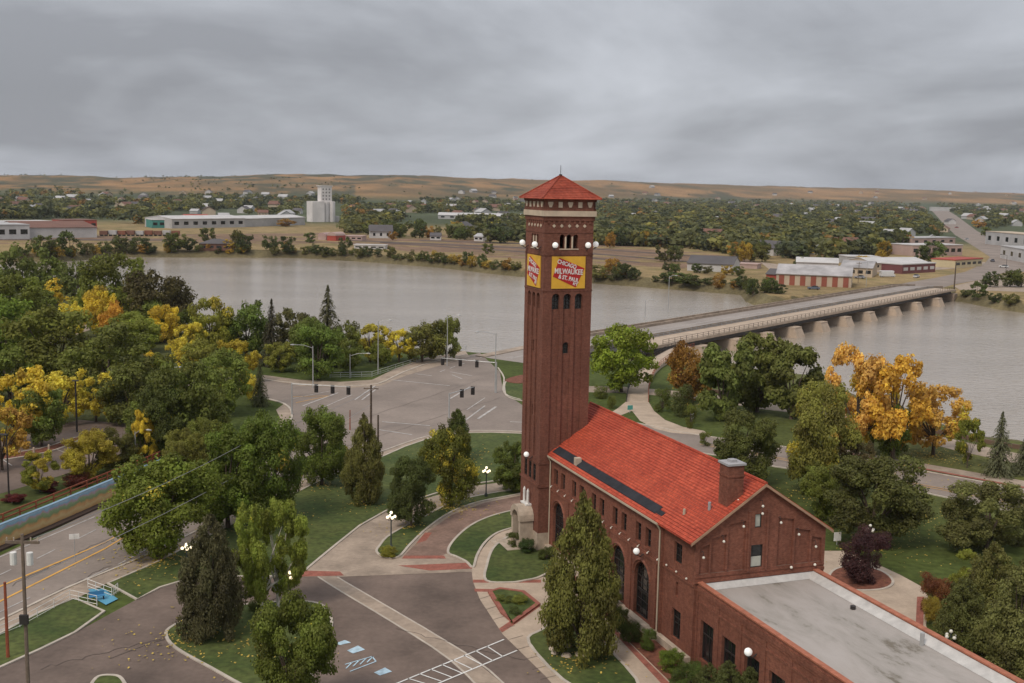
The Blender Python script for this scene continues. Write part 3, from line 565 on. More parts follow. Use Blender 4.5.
def globe_lamp(parent, fc, a, z, out_, r, m=None):
    b = MB(); b.tube([fc.p(a, z-.25, 0), fc.p(a, z-.55, out_*.5), fc.p(a, z-.35, out_), fc.p(a, z-r*.8, out_)], .05, 5); b.tube([fc.p(a, z-r-.06, out_), fc.p(a, z-r*.8, out_)], .13, 7)
    bo = b.build('lamp_bracket', dsteel, parent); g = MB(); g.sphere(fc.p(a, z, out_), r, 14); g.build('lamp_globe', m or globe_m, bo, True)
for fc in faces:
    for a in (.95, 4.75): globe_lamp(tw, fc, a, 33.75, .75, .32)
globe_lamp(tw, faces[1], 3.6, 10.5, .75, .30)
# stone entrance porch on the narrow side, with its door
f1 = faces[1]; mb = MB()
for a in (1.55, 3.85): f1.box(mb, a, a+.5, 0, 3.1, .05, 1.6); f1.box(mb, a-.12, a+.62, 0, .9, .05, 1.85)
outer = [(1.4, 3.1), (1.95, 3.1)]+[(2.95+1.0*math.cos(math.pi*(1-k/10)), 3.1+1.0*math.sin(math.pi*(1-k/10))) for k in range(11)]+[(3.95, 3.1), (4.5, 3.1)]+[(2.95+1.55*math.cos(math.pi*k/10), 3.35+1.35*math.sin(math.pi*k/10)) for k in range(11)]
oc = outer
for sgn, o_ in ((1, 1.7), (-1, .03)): f1.wall(mb, oc, [], 0, o_)
for i in range(len(oc)): p, q = oc[i], oc[(i+1) % len(oc)]; mb.poly([f1.p(*p, 1.7), f1.p(*p, .03), f1.p(*q, .03), f1.p(*q, 1.7)])
f1.box(mb, 1.0, 4.9, 0, .16, .0, 3.2); f1.box(mb, .6, 5.2, 0, .08, .0, 3.9)
mb.build('stone_porch', stone, tw)
mb = MB(); f1.panel(mb, arch(2.1, 3.5, .35, 3.4), -.155); d_ = mb.build('door', mat('dark_door', (.035, .022, .018), .5, .1, 1), tw)
mb = MB(); f1.box(mb, 2.62, 2.98, 1.2, 1.45, -.15, -.10); mb.build('door_handle', steel, d_)
mb = MB()
for a in (2.2, 3.3): mb.tube([f1.p(a, 4.75, .35), f1.p(a, 6.2, .35)], .16, 8); mb.tube([f1.p(a, 6.2, .35), f1.p(a, 6.5, .35)], [.16, .02], 8)
f1.box(mb, 1.9, 3.6, 4.6, 4.78, .0, .7); mb.build('white_finial', white_p, tw)

# ================================================================== DEPOT HALL
X0, X1, YB, YA, YG = 1.39, 14.4, 4.2, -26.3, -31.87
ZE, RS = 11.0, .661; XM = (X0+X1)/2; ZR = ZE+RS*(XM-X0)+.08
hall = empty('depot_hall', BO, BR, 'long red brick station hall with bright red tiled gable roof and tall arched windows', 'building')
wf = Face((X0, YB, 0), (0, -1, 0)); S = lambda y: YB-y      # long front, s runs toward the viewer
hb = MB(); cs = [-2.45-5.05*k for k in range(5)]; holes = []; TOP = 10.75
for c in cs:
    holes.append(arch(S(c)-1.5, S(c)+1.5, .75, 6.0, 10))
    for d in (-1.0, 1.0): holes.append(arch(S(c)+d-.55, S(c)+d+.55, 7.7, 9.5, 6, True))
wf.wall(hb, [(0, 0), (S(YA), 0), (S(YA), TOP), (0, TOP)], holes, .42)
for c in cs:
    window(wf, hall, S(c)-1.5, S(c)+1.5, .75, 6.0, -.40, False, (2, 4), name='arched_window', fw_=.1, transom=3.2)
    for d in (-1.0, 1.0): window(wf, hall, S(c)+d-.55, S(c)+d+.55, 7.7, 9.5, -.40, True, (1, 2))
    for d in (-1.0, 1.0): wf.box(hb, S(c)+d-.65, S(c)+d+.65, 7.55, 7.695, -.05, .07)
    pts = [(S(c)+1.72*math.cos(math.pi*k/12), 4.5+1.72*math.sin(math.pi*k/12)) for k in range(13)]; hb.tube([wf.p(a, z, .0) for a, z in pts], .13, 4)
for k in range(6):     # shallow piers between the bays
    a = S(cs[0]+2.53-5.05*k); wf.box(hb, a-.42, a+.42, .7, 6.85, 0, .10) if 0 < a < S(YA)-.4 else None
wf.box(hb, 0, S(YA), 6.85, 7.12, -.02, .12); wf.box(hb, 0, S(YA), 7.12, 7.25, -.02, .05); wf.box(hb, 0, S(YA), 10.2, 10.45, -.02, .10); wf.box(hb, 0, S(YA), 10.45, TOP, -.02, .2)
# end block, set back a little
XE = X0+.22; ef = Face((XE, YA, 0), (0, -1, 0)); LE = YA-YG
eh = [arch(1.9, 3.5, 1.2, 3.8, 6, True), arch(1.9, 3.3, 7.95, 9.75, 6, True), arch(2.4, 2.9, 5.0, 6.3, 6)]
ef.wall(hb, [(0, 0), (LE, 0), (LE, ZE), (0, ZE)], eh, .32); ef.panel(hb, arch(2.4, 2.9, 5.0, 6.3, 6), -.2)
window(ef, hall, 1.9, 3.5, 1.2, 3.8, -.31, True, (1, 1), transom=3.0); window(ef, hall, 1.9, 3.3, 7.95, 9.75, -.31, True, (1, 2))
ef.box(hb, 0, LE, 6.85, 7.12, -.02, .12); ef.box(hb, 0, LE, 10.55, 10.85, -.02, .10)
hb.poly([(X0, YA, 0), (XE, YA, 0), (XE, YA, TOP), (X0, YA, TOP)])
# gable wall above the annex
gf = Face((XE, YG, 0), (1, 0, 0)); WG = X1-XE; pk = (XM-XE); rz = lambda a: ZE-.02+RS*(pk+.22-abs(a-pk))-.05
pan = []
for a0, a1 in ((.42, 1.32), (1.5, 2.9), (3.1, 4.75), (8.0-.05, 9.5), (9.7, 11.2), (11.4, 12.45)):
    t0, t1 = rz(a0)-1.15, rz(a1)-1.15; zt = min(t0, t1); pan.append([(a0, 7.9), (a1, 7.9), (a1, zt-.0+(.25 if t1 > t0 else 0)), (a0, zt+(.25 if t0 > t1 else 0))])
cw = arch(5.35, 6.5, 8.0, 10.0, 6, True); cu_ = arch(5.6, 6.25, 11.5, 12.7, 6, True)
gf.wall(hb, [(0, 0), (WG, 0), (WG, rz(WG)), (pk, rz(pk)), (0, rz(0))], pan+[cw, cu_], .16)
for p_ in pan: gf.panel(hb, p_, -.16)
gf.box(hb, 0, WG, 7.15, 7.42, -.02, .10); gf.box(hb, 0, WG, 7.6, 7.72, -.02, .05)
for a in (4.95, 6.75): gf.box(hb, a, a+.2, 7.72, 13.0, -.02, .10)
wo = window(gf, hall, 5.35, 6.5, 8.0, 10.0, -.155, True, (0, 0)); g = MB(); gf.panel(g, arch(5.42, 6.43, 8.07, 8.95, 6, True), -.13); g.build('window_blind', paleglass, wo)
window(gf, hall, 5.6, 6.25, 11.5, 12.7, -.155, True, (0, 0), gm_=paleglass)
# far side and back gable
hb.poly([(X1, YG, 0), (X1, YB, 0), (X1, YB, ZE), (X1, YG, ZE)])
hb.poly([(X1, YB, 0), (X0, YB, 0), (X0, YB, ZE), (XM, YB, ZR-.2), (X1, YB, ZE)])
hw = hb.build('brick_wall', brick2, hall)
mb = MB(); wf.box(mb, 0, S(YA)+.02, 0, .70, .13, .62); wf.box(mb, 0, S(YA), 0, .74, -.02, .128); ef.box(mb, .02, LE, 0, .7, .05, .55); mb.build('stone_plinth', stone, hall)
# roof
def roof_z(x): return ZE+.12+RS*(XM-X0-abs(x-XM))
rm = MB(); ya, yb_ = YB+.3, YG-.38; ROWS = 26
for side in (-1, 1):
    xe = X0-.45 if side < 0 else X1+.5
    for k in range(ROWS):
        xa = xe+(XM-xe)*k/ROWS; xb = xe+(XM-xe)*(k+1)/ROWS; za, zb = roof_z(xa)+.05, roof_z(xb)
        q = [(xa, ya, za), (xa, yb_, za), (xb, yb_, zb), (xb, ya, zb)]; q2 = [(xa, ya, za-.07), (xa, yb_, za-.07), (xa, yb_, za), (xa, ya, za)]
        if side < 0: rm.poly(q); rm.poly(q2)
        else: rm.poly(q[::-1]); rm.poly(q2[::-1])
    q = [(xe, ya, roof_z(xe)-.12), (xe, yb_, roof_z(xe)-.12), (XM, yb_, roof_z(XM)-.14), (XM, ya, roof_z(XM)-.14)]
    rm.poly(q if side > 0 else q[::-1])
    for yy in (ya, yb_): rm.poly([(xe, yy, roof_z(xe)+.05), (XM, yy, roof_z(XM)), (XM, yy, roof_z(XM)-.14), (xe, yy, roof_z(xe)-.12)])
rm.tube([(XM, ya, roof_z(XM)+.02), (XM, yb_, roof_z(XM)+.02)], .15, 8)
hr = rm.build('tiled_roof', tile, hall)
mb = MB(); xa, xb = X0+.05, X0+.80
for y0, y1, e_ in ((YA+1.6, -.3, 0), (YA+.5, YA+1.65, .3)):
    q = [(xa+.25*e_, y0, roof_z(xa)+.10), (xb-e_, y0, roof_z(xb-e_)+.10), (xb-e_, y1, roof_z(xb-e_)+.10), (xa+.25*e_, y1, roof_z(xa)+.10)]
    mb.poly(q); 
    for i in range(4): p, q_ = q[i], q[(i+1) % 4]; mb.poly([p, (p[0], p[1], p[2]-.2), (q_[0], q_[1], q_[2]-.2), q_])
mb.build('black_roof_strip', black_roof, hr)
mb = MB(); mb.box(xa-.05, xa+.55, -6.9, -6.3, roof_z(xa)+.05, roof_z(xa)+.85); mb.build('roof_vent', stone, hr)
mb = MB(); mb.tube([(2.6, YA-1.6, roof_z(2.6)), (2.6, YA-1.6, roof_z(2.6)+.5)], .12, 7); mb.build('vent_pipe', tan_metal, hr)
mb = MB(); mb.tube([(3.9, YA-3.6, roof_z(3.9)), (3.9, YA-3.6, roof_z(3.9)+.7)], .14, 7); mb.build('vent_pipe', steel, hr)
mb = MB(); mb.box(X0-.52, X0-.34, YA+.1, -.1, 10.62, 10.8); mb.box(X0-.34, X0+.0, YA+.1, -.1, 10.60, 10.64)
mb.tube([(X0-.43, YA+.18, 10.62), (X0-.12, YA+.18, 10.1), (X0-.12, YA+.18, .2)], .075, 7); mb.tube([(X0-.43, -.15, 10.62), (X0-.12, -.15, 10.1), (X0-.12, -.15, .2)], .075, 7); mb.build('gutter', tan_metal, hall)
mb = MB(); mb.box(XE-.42, XE-.26, YG-.3, YA-.05, 10.66, 10.84); mb.build('gutter', copper, hall)
mb = MB()     # rake trim along both slopes of the gable
for sgn in (-1, 1):
    xs, xe = XM, (X0-.45 if sgn < 0 else X1+.5); p = [(xs, YG-.40, roof_z(xs)-.02), (xe, YG-.40, roof_z(xe)-.02), (xe, YG-.40, roof_z(xe)-.26), (xs, YG-.40, roof_z(xs)-.26)]
    for dy in (-.04, .04): mb.poly([(a, b+dy, c) for a, b, c in (p if dy < 0 else p[::-1])])
    mb.poly([(p[0][0], p[0][1]-.04, p[0][2]), (p[0][0], p[0][1]+.04, p[0][2]), (p[1][0], p[1][1]+.04, p[1][2]), (p[1][0], p[1][1]-.04, p[1][2])])
mb.build('rake_trim', mat('rake_tan', (.36, .22, .14), .8, .1, 1), hr)
# chimney
ch = MB(); ch.box(4.75, 6.25, YG+.55, YG+2.0, 12.2, 16.9); ch.box(4.68, 6.32, YG+.48, YG+2.07, 15.9, 16.05)
co = ch.build('chimney', brick2, hr); mb = MB(); mb.box(4.62, 6.38, YG+.42, YG+2.13, 16.9, 17.08); mb.box(5.2, 5.8, YG+1.0, YG+1.6, 17.08, 17.3); mb.build('chimney_cap', M0('grey_cap', (.33, .32, .32)), co)
# annex with flat roof
ann = MB(); AX0, AX1, AY0, AY1, AZ = 1.95, 13.65, YG-.02, -66., 7.2
af = Face((AX0, AY0, 0), (0, -1, 0)); LA = AY0-AY1; wins = [(.75+3.45*k, 2.85+3.45*k) for k in range(9)]
af.wall(ann, [(0, 0), (LA, 0), (LA, AZ), (0, AZ)], [arch(a, b, .9, 4.3, 6, True) for a, b in wins], .35)
for a, b in wins: window(af, hall, a, b, .9, 4.3, -.34, True, (1, 0), name='annex_window', transom=3.1)
af.box(ann, 0, LA, 5.6, 5.8, -.02, .07); af.box(ann, 0, LA, 6.55, 6.95, -.02, .12); af.box(ann, 0, LA, 6.3, 6.55, -.02, .06)
for k in range(10): af.box(ann, 3.45*k-.25, 3.45*k+.25, 0, 6.3, -.02, .08)
bf = Face((AX1, AY1, 0), (0, 1, 0)); bf.wall(ann, [(0, 0), (LA, 0), (LA, AZ), (0, AZ)], [], .1)
Face((AX0, AY1, 0), (1, 0, 0)).wall(ann, [(0, 0), (AX1-AX0, 0), (AX1-AX0, AZ), (0, AZ)], [], .1)
ann.poly([(AX0+.35, AY1+.35, 6.5), (AX0+.35, AY0, 6.5), (AX0+.35, AY0, AZ), (AX0+.35, AY1+.35, AZ)]); ann.poly([(AX1-.35, AY0, 6.5), (AX1-.35, AY1+.35, 6.5), (AX1-.35, AY1+.35, AZ), (AX1-.35, AY0, AZ)])
ann.build('annex_wall', brick2, hall)
mb = MB(); mb.box(AX0-.09, AX0+.40, AY1, AY0, AZ, AZ+.12); mb.box(AX1-.40, AX1+.09, AY1, AY0, AZ, AZ+.12); mb.box(AX0+.4, AX1-.4, AY1, AY1+.5, AZ, AZ+.12); mb.build('parapet_coping', mat('tile_coping', (.36, .13, .075), .8, .15, 1.5), hall)
mb = MB(); mb.poly([(AX0+.3, AY1+.3, 6.62), (AX1-.3, AY1+.3, 6.62), (AX1-.3, AY0+.01, 6.62), (AX0+.3, AY0+.01, 6.62)]); fr = mb.build('flat_roof', roofmem, hall)
mb = MB(); mb.poly([(AX0+.36, AY0-.01, 7.1), (AX0+.36, AY0-.55, 6.64), (AX1-.36, AY0-.55, 6.64), (AX1-.36, AY0-.01, 7.1)]); mb.poly([(AX1-.36, AY0, 7.12), (AX1-1.1, AY0-.5, 6.64), (AX1-1.1, AY1, 6.64), (AX1-.36, AY1, 7.12)]); mb.build('roof_flashing', mat('white_flashing', (.48, .46, .43), .7, .1, 1), fr)
mb = MB(); mb.tube([(AX1-1.4, -47.2, 6.6), (AX1-1.4, -47.2, 7.6)], .16, 8); mb.build('vent_pipe', steel, fr)
mb = MB(); mb.tube([(AX1-1.8, -39.5, 6.6), (AX1-1.8, -39.5, 6.9)], .22, 8); mb.build('roof_drain', dsteel, fr)
# string bulbs
for k in range(14): 
    y = -.6-k*1.95; mb = MB(); mb.sphere(wf.p(S(y), 7.35, .22), .085, 6); mb.tube([wf.p(S(y), 7.5, .05), wf.p(S(y), 7.42, .2)], .03, 4); mb.build('string_bulb', lamp_off, hall)
for k in range(3): y = YA-1.0-k*1.8; mb = MB(); mb.sphere(ef.p(YA-y, 7.3, .22), .1, 6); mb.build('string_bulb', lamp_off, hall)
for a, z in ((2.14, 9.52), (4.0, 10.74), (5.85, 11.88), (7.62, 13.5), (7.62, 12.85), (9.5, 11.9), (11.36, 10.7), (13.16, 9.45)):
    mb = MB(); mb.sphere((a, YG-.45, z), .12, 8); mb.build('gable_bulb', lamp_off, hall, True); mb = MB(); mb.tube([(a, YG, z+.35), (a, YG-.3, z+.5), (a, YG-.45, z+.12)], .03, 4); mb.build('bulb_bracket', dsteel, hall)
for a, z in ((10.9, 7.75), (13.3, 7.75)): mb = MB(); mb.sphere((a, YG-.25, z), .13, 8); mb.build('gable_bulb', lamp_off, hall, True)
mb = MB(); mb.sphere((5.75, YG+.4, 13.9), .13, 8); mb.build('gable_bulb', lamp_off, hall, True)
globe_lamp(hall, wf, S(-23.1), 7.3, .85, .30); globe_lamp(hall, af, 6.9+2.4, 5.05, .75, .32)

# ================================================================== ROAD BRIDGE AND FOOTBRIDGE
bd = Vector((.615, .788)); bn = Vector((.788, -.615))
def BP(t, n, z): q = bd*t+bn*n; return (q.x, q.y, z)
def bz(t): return 1.0*min(1, max(0, (t-202)/38))*min(1, max(0, (500-t)/20))+.04
def band(mb, ts, n0, n1, zt, zb, m=0):
    for a, b in zip(ts, ts[1:]):
        za, zb_ = bz(a), bz(b)
        A_ = [BP(a, n0, za+zt), BP(a, n1, za+zt), BP(b, n1, zb_+zt), BP(b, n0, zb_+zt)]; mb.poly(A_, m)
        if zt-zb > .01:
            B_ = [BP(a, n0, za+zb), BP(a, n1, za+zb), BP(b, n1, zb_+zb), BP(b, n0, zb_+zb)]; mb.poly(B_[::-1], m)
            mb.poly([B_[1], B_[2], A_[2], A_[1]], m); mb.poly([B_[0], A_[0], A_[3], B_[3]], m)
ts = [202, 212, 222, 232, 240]+[260+20*i for i in range(11)]+[480, 490, 500]
br = empty('road_bridge', (0, 0, 0), 0, 'long low concrete road bridge over the brown river on pale blunt piers', 'bridge')
mb = MB(); band(mb, ts, -168.5, -153.2, 0, -.9); mb.build('deck', mat('bridge_paving', (.29, .25, .22), .88, .1, .05, fine=.05, fs=1), br)
mb = MB(); band(mb, ts[3:-2], -166.5, -155, -.91, -1.9); band(mb, ts[3:-2], -152.2, -143.8, -.71, -1.7); mb.build('girder', dsteel, br)
mb = MB(); band(mb, ts, -168.49, -165.6, .18, .01); mb.build('sidewalk', conc_d, br)
for n_, c_ in ((-168.6, conc_d), (-153.5, conc_d), (-165.5, conc_d)): mb = MB(); band(mb, ts[2:], n_-.15, n_+.15, .75, .02); mb.build('parapet', c_, br)
mb = MB()
for n_ in (-161.5, -157.5, -160.1, -160.5):
    for t in range(205, 498, 10 if n_ > -159 or n_ < -161 else 5): 
        band(mb, [t, t+(3 if n_ in (-161.5, -157.5) else 5)], n_-.08, n_+.08, .01, .005)
mb.build('lane_marking', white_worn, br)
for t in (265, 285, 304, 323.5, 343.4, 363.7, 385, 410, 434, 459):
    mb = MB()
    def ring(dt, n0, n1, z): return [BP(t-dt, n0, z), BP(t+dt, n0, z), BP(t+dt, n1, z), BP(t-dt, n1, z)]
    R1, R2, R3 = ring(3.3, -169, -139.8, -5.5), ring(2.5, -168, -141.5, -1.5), ring(2.5, -168, -141.5, -.95)
    for a_, b_ in ((R1, R2), (R2, R3)):
        for i in range(4): mb.poly([a_[i], a_[(i+1) % 4], b_[(i+1) % 4], b_[i]])
    mb.poly(R3[::-1]); mb.build('pier', concrete, br)
for t in (250, 484): mb = MB(); q = [BP(t-2, -169, -5), BP(t+2, -169, -5), BP(t+2, -143, -5), BP(t-2, -143, -5)]; q2 = [(a, b, -.75) for a, b, _ in q]; mb.poly(q2); [mb.poly([q[i], q[(i+1) % 4], q2[(i+1) % 4], q2[i]]) for i in range(4)]; mb.build('abutment', conc_d, br)
fb = empty('footbridge', (0, 0, 0), 0, 'narrow pale footbridge with railings beside the road bridge, curving down to the park', 'footbridge')
tw_ = [238+10.0*i for i in range(25)]+[486]
mb = MB(); band(mb, tw_, -152.4, -143.5, .05, -.7)
rampL = [((626.5, 402), .04), ((628, 391), .1), ((631.5, 382), .25), ((638, 372), .5), ((646, 363), .75), ((656, 356), .95), ((668, 349.5), 1.05), ((682, 344.5), 1.06)]
rampR = [((648.5, 402), .04), ((648.5, 391), .1), ((650.5, 382), .25), ((655, 372), .5), ((661, 365), .75), ((669, 359), .95), ((680, 353), 1.05), ((694, 347.5), 1.06)]
LL = [tuple(G(x, y, z)[:2])+(z,) for (x, y), z in rampL]; RR = [tuple(G(x, y, z)[:2])+(z,) for (x, y), z in rampR]
for i in range(len(LL)-1):
    a, b, c, d = LL[i], RR[i], RR[i+1], LL[i+1]; mb.poly([a, b, c, d])
    for p, q in ((b, c), (d, a)): mb.poly([p, (p[0], p[1], -.3), (q[0], q[1], -.3), q])
mb.build('deck', concrete, fb)
def railing(line, parent, h=1.15, step=1, m=None, post=.06, name='railing', solid=None):
    mb = MB()
    for i, p in enumerate(line):
        if i % step == 0: mb.tube([p, (p[0], p[1], p[2]+h)], post, 4)
    for f in (1.0, .55, .2): mb.tube([(p[0], p[1], p[2]+h*f) for p in line], post*.8, 4)
    mb.build(name, m or dsteel, parent)
def dens(L, n):
    o = []
    for a, b in zip(L, L[1:]):
        for k in range(n): t = k/n; o.append(tuple(a[j]*(1-t)+b[j]*t for j in range(3)))
    return o+[L[-1]]
railing(dens(LL, 4), fb); railing(dens(RR, 4), fb, m=redwood); railing([BP(t, -143.6, bz(t)+.05) for t in np.arange(246, 486, 3.0)], fb); railing([BP(t, -152.2, bz(t)+.05) for t in np.arange(246, 486, 3.0)], fb, m=steel)
sheet('road', [(878, 291), (905, 283), (935, 278), (965, 272), (985, 263), (990, 257), (975, 247), (955, 235), (942, 222), (934, 213), (929, 208.3), (944, 208.3), (957, 216), (977, 231), (1000, 243), (1024, 255), (1070, 272), (1070, 284), (1024, 272), (1003, 273), (985, 279), (952, 285), (905, 300)], .06, asphalt)
sheet('road', [(985, 279), (1003, 275), (1080, 300), (1080, 306), (1024, 292), (960, 290), (953, 286)], .05, conc_d)
sheet('road', [(760, 262), (800, 267), (950, 263), (985, 262), (985, 266), (900, 273), (770, 270)], .05, conc_d)
for q in ([(340, 239.5), (520, 247), (700, 262), (700, 263), (520, 248.5), (340, 240.6)], [(380, 242), (520, 251), (640, 262), (640, 263), (520, 252.2), (380, 243)], [(-40, 238.6), (170, 239.5), (170, 240.8), (-40, 240.2)], [(420, 240), (520, 243), (700, 256), (700, 257), (520, 244.2), (420, 241)]):
    sheet('railway_track', q, .06, mat('track_ballast', (.10, .07, .055), .9, .2, .1))

# ================================================================== FAR BUILDINGS
def block(pL, pR, ytop, depth, wallm, roofm, name, label, cat, kind='flat', wn=0, wh=(.35, .7), door=0, group=None, rh=2.0, stripe=None, pane=glass, ov=.3):
    a, b = G(*pL), G(*pR); d = (b-a); Wd = d.length; rz_ = math.atan2(d.y, d.x); h = HT(pL[0], pL[1], ytop)
    o = empty(name, a, rz_, label, cat, group); m = MB()
    m.box(0, Wd, 0, depth, -.3, h); 
    if kind == 'gable':        # ridge runs along the front
        m.poly([(0, 0, h), (0, depth, h), (0, depth/2, h+rh)][::-1]); m.poly([(Wd, 0, h), (Wd, depth, h), (Wd, depth/2, h+rh)])
    if kind == 'gable_end': m.poly([(0, 0, h), (Wd, 0, h), (Wd/2, 0, h+rh)]); m.poly([(0, depth, h), (Wd, depth, h), (Wd/2, depth, h+rh)][::-1])
    m.build('wall', wallm, o); r = MB()
    if kind == 'flat': r.box(-ov, Wd+ov, -ov, depth+ov, h, h+.5)
    elif kind == 'gable':
        for s_, (y0, y1) in enumerate(((-ov*2, depth/2), (depth+ov*2, depth/2))):
            q = [(-ov, y0, h-.1), (Wd+ov, y0, h-.1), (Wd+ov, y1, h+rh+.1), (-ov, y1, h+rh+.1)]; r.poly(q if s_ == 0 else q[::-1]); q2 = [(x, y, z-.25) for x, y, z in q]; r.poly(q2[::-1]); [r.poly([q[i], q[(i+1) % 4], q2[(i+1) % 4], q2[i]]) for i in range(4)]
    elif kind == 'gable_end':
        for s_, (x0, x1) in enumerate(((-ov*2, Wd/2), (Wd+ov*2, Wd/2))):
            q = [(x0, -ov, h-.1), (x1, -ov, h+rh+.1), (x1, depth+ov, h+rh+.1), (x0, depth+ov, h-.1)]; r.poly(q); q2 = [(x, y, z-.25) for x, y, z in q]; r.poly(q2[::-1]); [r.poly([q[i], q[(i+1) % 4], q2[(i+1) % 4], q2[i]]) for i in range(4)]
    elif kind == 'hip':
        c = min(depth, Wd)/2; A_ = [(-ov*2, -ov*2, h), (Wd+ov*2, -ov*2, h), (Wd+ov*2, depth+ov*2, h), (-ov*2, depth+ov*2, h)]; p, q = (c, depth/2, h+rh), (Wd-c, depth/2, h+rh)
        r.poly([A_[0], A_[1], q, p]); r.poly([A_[1], A_[2], q]); r.poly([A_[2], A_[3], p, q]); r.poly([A_[3], A_[0], p]); r.poly(A_[::-1])
    elif kind == 'barrel':
        K_ = 8; pr = [(Wd*(.5-.5*math.cos(math.pi*k/K_)), h+rh*math.sin(math.pi*k/K_)) for k in range(K_+1)]
        for (xa_, za_), (xb_, zb_) in zip(pr, pr[1:]): r.poly([(xa_, -.2, za_), (xb_, -.2, zb_), (xb_, depth+.2, zb_), (xa_, depth+.2, za_)])
        r.poly([(x, -.2, z) for x, z in pr][::-1]); r.poly([(x, depth+.2, z) for x, z in pr])
    r.build('roof', roofm, o)
    for i in range(wn):
        c = Wd*(i+.5)/wn; ww = min(Wd/wn*.32, 2.2); g_ = MB(); g_.box(c-ww, c+ww, -.05, .1, h*wh[0], h*wh[1]); g_.build('window', pane, o)
    for i in range(door):
        c = Wd*(i+.5)/door; ww = Wd/door*.25; g_ = MB(); g_.box(c-ww, c+ww, -.12, .1, 0, h*.85); g_.build('door', stripe or dark, o)
    return o
M_ = lambda n, c, r=.8: mat(n, c, r, .08, .1)
wht, lgrey, tanw, redw, brw, grn, drk, pinkw, metal_r = M_('white_siding', (.50, .48, .46)), M_('grey_cladding', (.40, .39, .38)), M_('tan_siding', (.46, .37, .27)), M_('red_siding', (.36, .07, .05)), M_('brown_brick', (.17, .085, .06)), M_('green_panel', (.06, .22, .19)), M_('dark_roof', (.10, .09, .09)), M_('pinkish_stucco', (.42, .30, .26)), mat('weathered_metal_roof', (.34, .32, .31), .6, .22, .12)
block((-40, 240), (30, 239), 225.5, 60, wht, lgrey, 'warehouse', 'long pale warehouse at the far left beyond the river', 'warehouse', wn=6)
block((20, 238.5), (97, 237.5), 227.5, 55, wht, brw, 'warehouse', 'white warehouse with a brown roof edge beside the railway on the left', 'warehouse', 'gable', door=0, rh=3.2)
block((63, 229.5), (97, 229.2), 220.5, 25, redw, brw, 'brick_building', 'red brick building behind the white warehouse', 'building', wn=5)
block((10, 230), (60, 229), 222.5, 30, lgrey, wht, 'warehouse', 'grey flat warehouse behind the brown roofed one', 'warehouse')
block((152, 228), (172, 228), 220, 25, grn, wht, 'storage_building', 'small building with green walls at the end of the long white sheds', 'building', wn=3)
block((172, 228.5), (245, 227.2), 218.8, 40, lgrey, wht, 'long_shed', 'long white roofed shed left of the yellow tree by the grain elevator', 'shed', 'gable', wn=8, rh=2)
block((245, 227), (305, 225), 218.5, 30, lgrey, wht, 'long_shed', 'white roofed shed reaching up to the grain elevator', 'shed', 'gable', rh=2)
block((186, 219.5), (210, 219.5), 216.5, 18, wht, redw, 'shop_building', 'low building with a red roof left of the grain elevator', 'building', 'gable')
block((199, 250), (231, 250.4), 243.5, 14, brw, drk, 'boathouse', 'low brown house with a wide dark hip roof on the far river bank', 'house', 'hip', wn=4, rh=2.6)
block((354, 248.5), (385, 249.3), 245.0, 7, wht, wht, 'long_shed', 'small flat white shed at the edge of the rail yard', 'shed', wn=4)
block((318, 240), (326, 240.3), 236, 12, pinkw, M_('pinkish_metal', (.38, .26, .24)), 'arched_hut', 'pinkish round roofed hut, left of the two beside the rail yard', 'hut', 'barrel', rh=2.5)
block((327, 240.6), (336, 241), 235.5, 12, redw, pinkw, 'arched_hut', 'red and pale round roofed hut, right of the two beside the rail yard', 'hut', 'barrel', rh=2.5)
block((345, 240), (362, 240.5), 236.2, 10, pinkw, pinkw, 'storage_building', 'low pinkish building right of the round roofed huts', 'building', wn=3)
block((438, 218.8), (522, 220.4), 214.8, 45, lgrey, wht, 'warehouse', 'very long white roofed warehouse among the trees left of the tower', 'warehouse', 'gable', wn=9, rh=2.5)
block((430, 240), (441, 240.2), 235.5, 9, wht, drk, 'house', 'white house in the trees at the edge of the rail yard', 'house', 'gable', wn=2)
block((474, 241), (483, 241.5), 236, 9, wht, lgrey, 'house', 'white house left of the tower behind the rail yard', 'house', 'gable', wn=2)
block((687, 270.5), (733, 272.5), 262.5, 22, wht, drk, 'white_shed', 'large white shed with a dark roof on the far bank right of the tower', 'shed', 'gable', rh=3.2, wn=0, door=0)
block((736, 268), (757, 269), 264, 10, pinkw, pinkw, 'long_shed', 'low pinkish sheds between the white shed and the red striped warehouse', 'shed')
block((776, 284.5), (851, 287.8), 273, 22, tanw, metal_r, 'warehouse', 'tan warehouse with red panels and a grey metal roof beside the bridge end', 'warehouse', 'gable', door=7, stripe=M_('faded_red_door', (.27, .085, .055)), rh=3.4)
block((766, 279), (776, 279.6), 273.5, 12, redw, drk, 'storage_building', 'small red building at the left end of the red striped warehouse', 'building', 'gable')
block((796, 269), (838, 270.5), 261.5, 16, wht, wht, 'long_shed', 'long bright white roofed shed behind the red striped warehouse', 'shed', 'gable', rh=2)
block((840, 276), (872, 277.5), 266.5, 26, tanw, metal_r, 'warehouse', 'tan warehouse right of the red striped one', 'warehouse', 'gable', wn=4, rh=2.5)
block((872, 270), (928, 269.5), 262.5, 22, tanw, wht, 'shop_building', 'tan shops with a long white roof along the road past the bridge', 'shop', 'gable', wn=7, rh=2)
block((902, 274), (935, 272), 265, 12, M_('maroon_wall', (.16, .06, .06)), wht, 'shop_building', 'maroon fronted shop under a white roof near the bridge end', 'shop', wn=5, pane=wht)
block((848, 264), (880, 264.5), 257, 15, lgrey, wht, 'shop_building', 'grey building behind the tan shops', 'building', wn=3)
block((912, 256), (962, 255.5), 245.5, 20, pinkw, wht, 'shop_building', 'pinkish strip of shops beside the avenue', 'shop', wn=8)
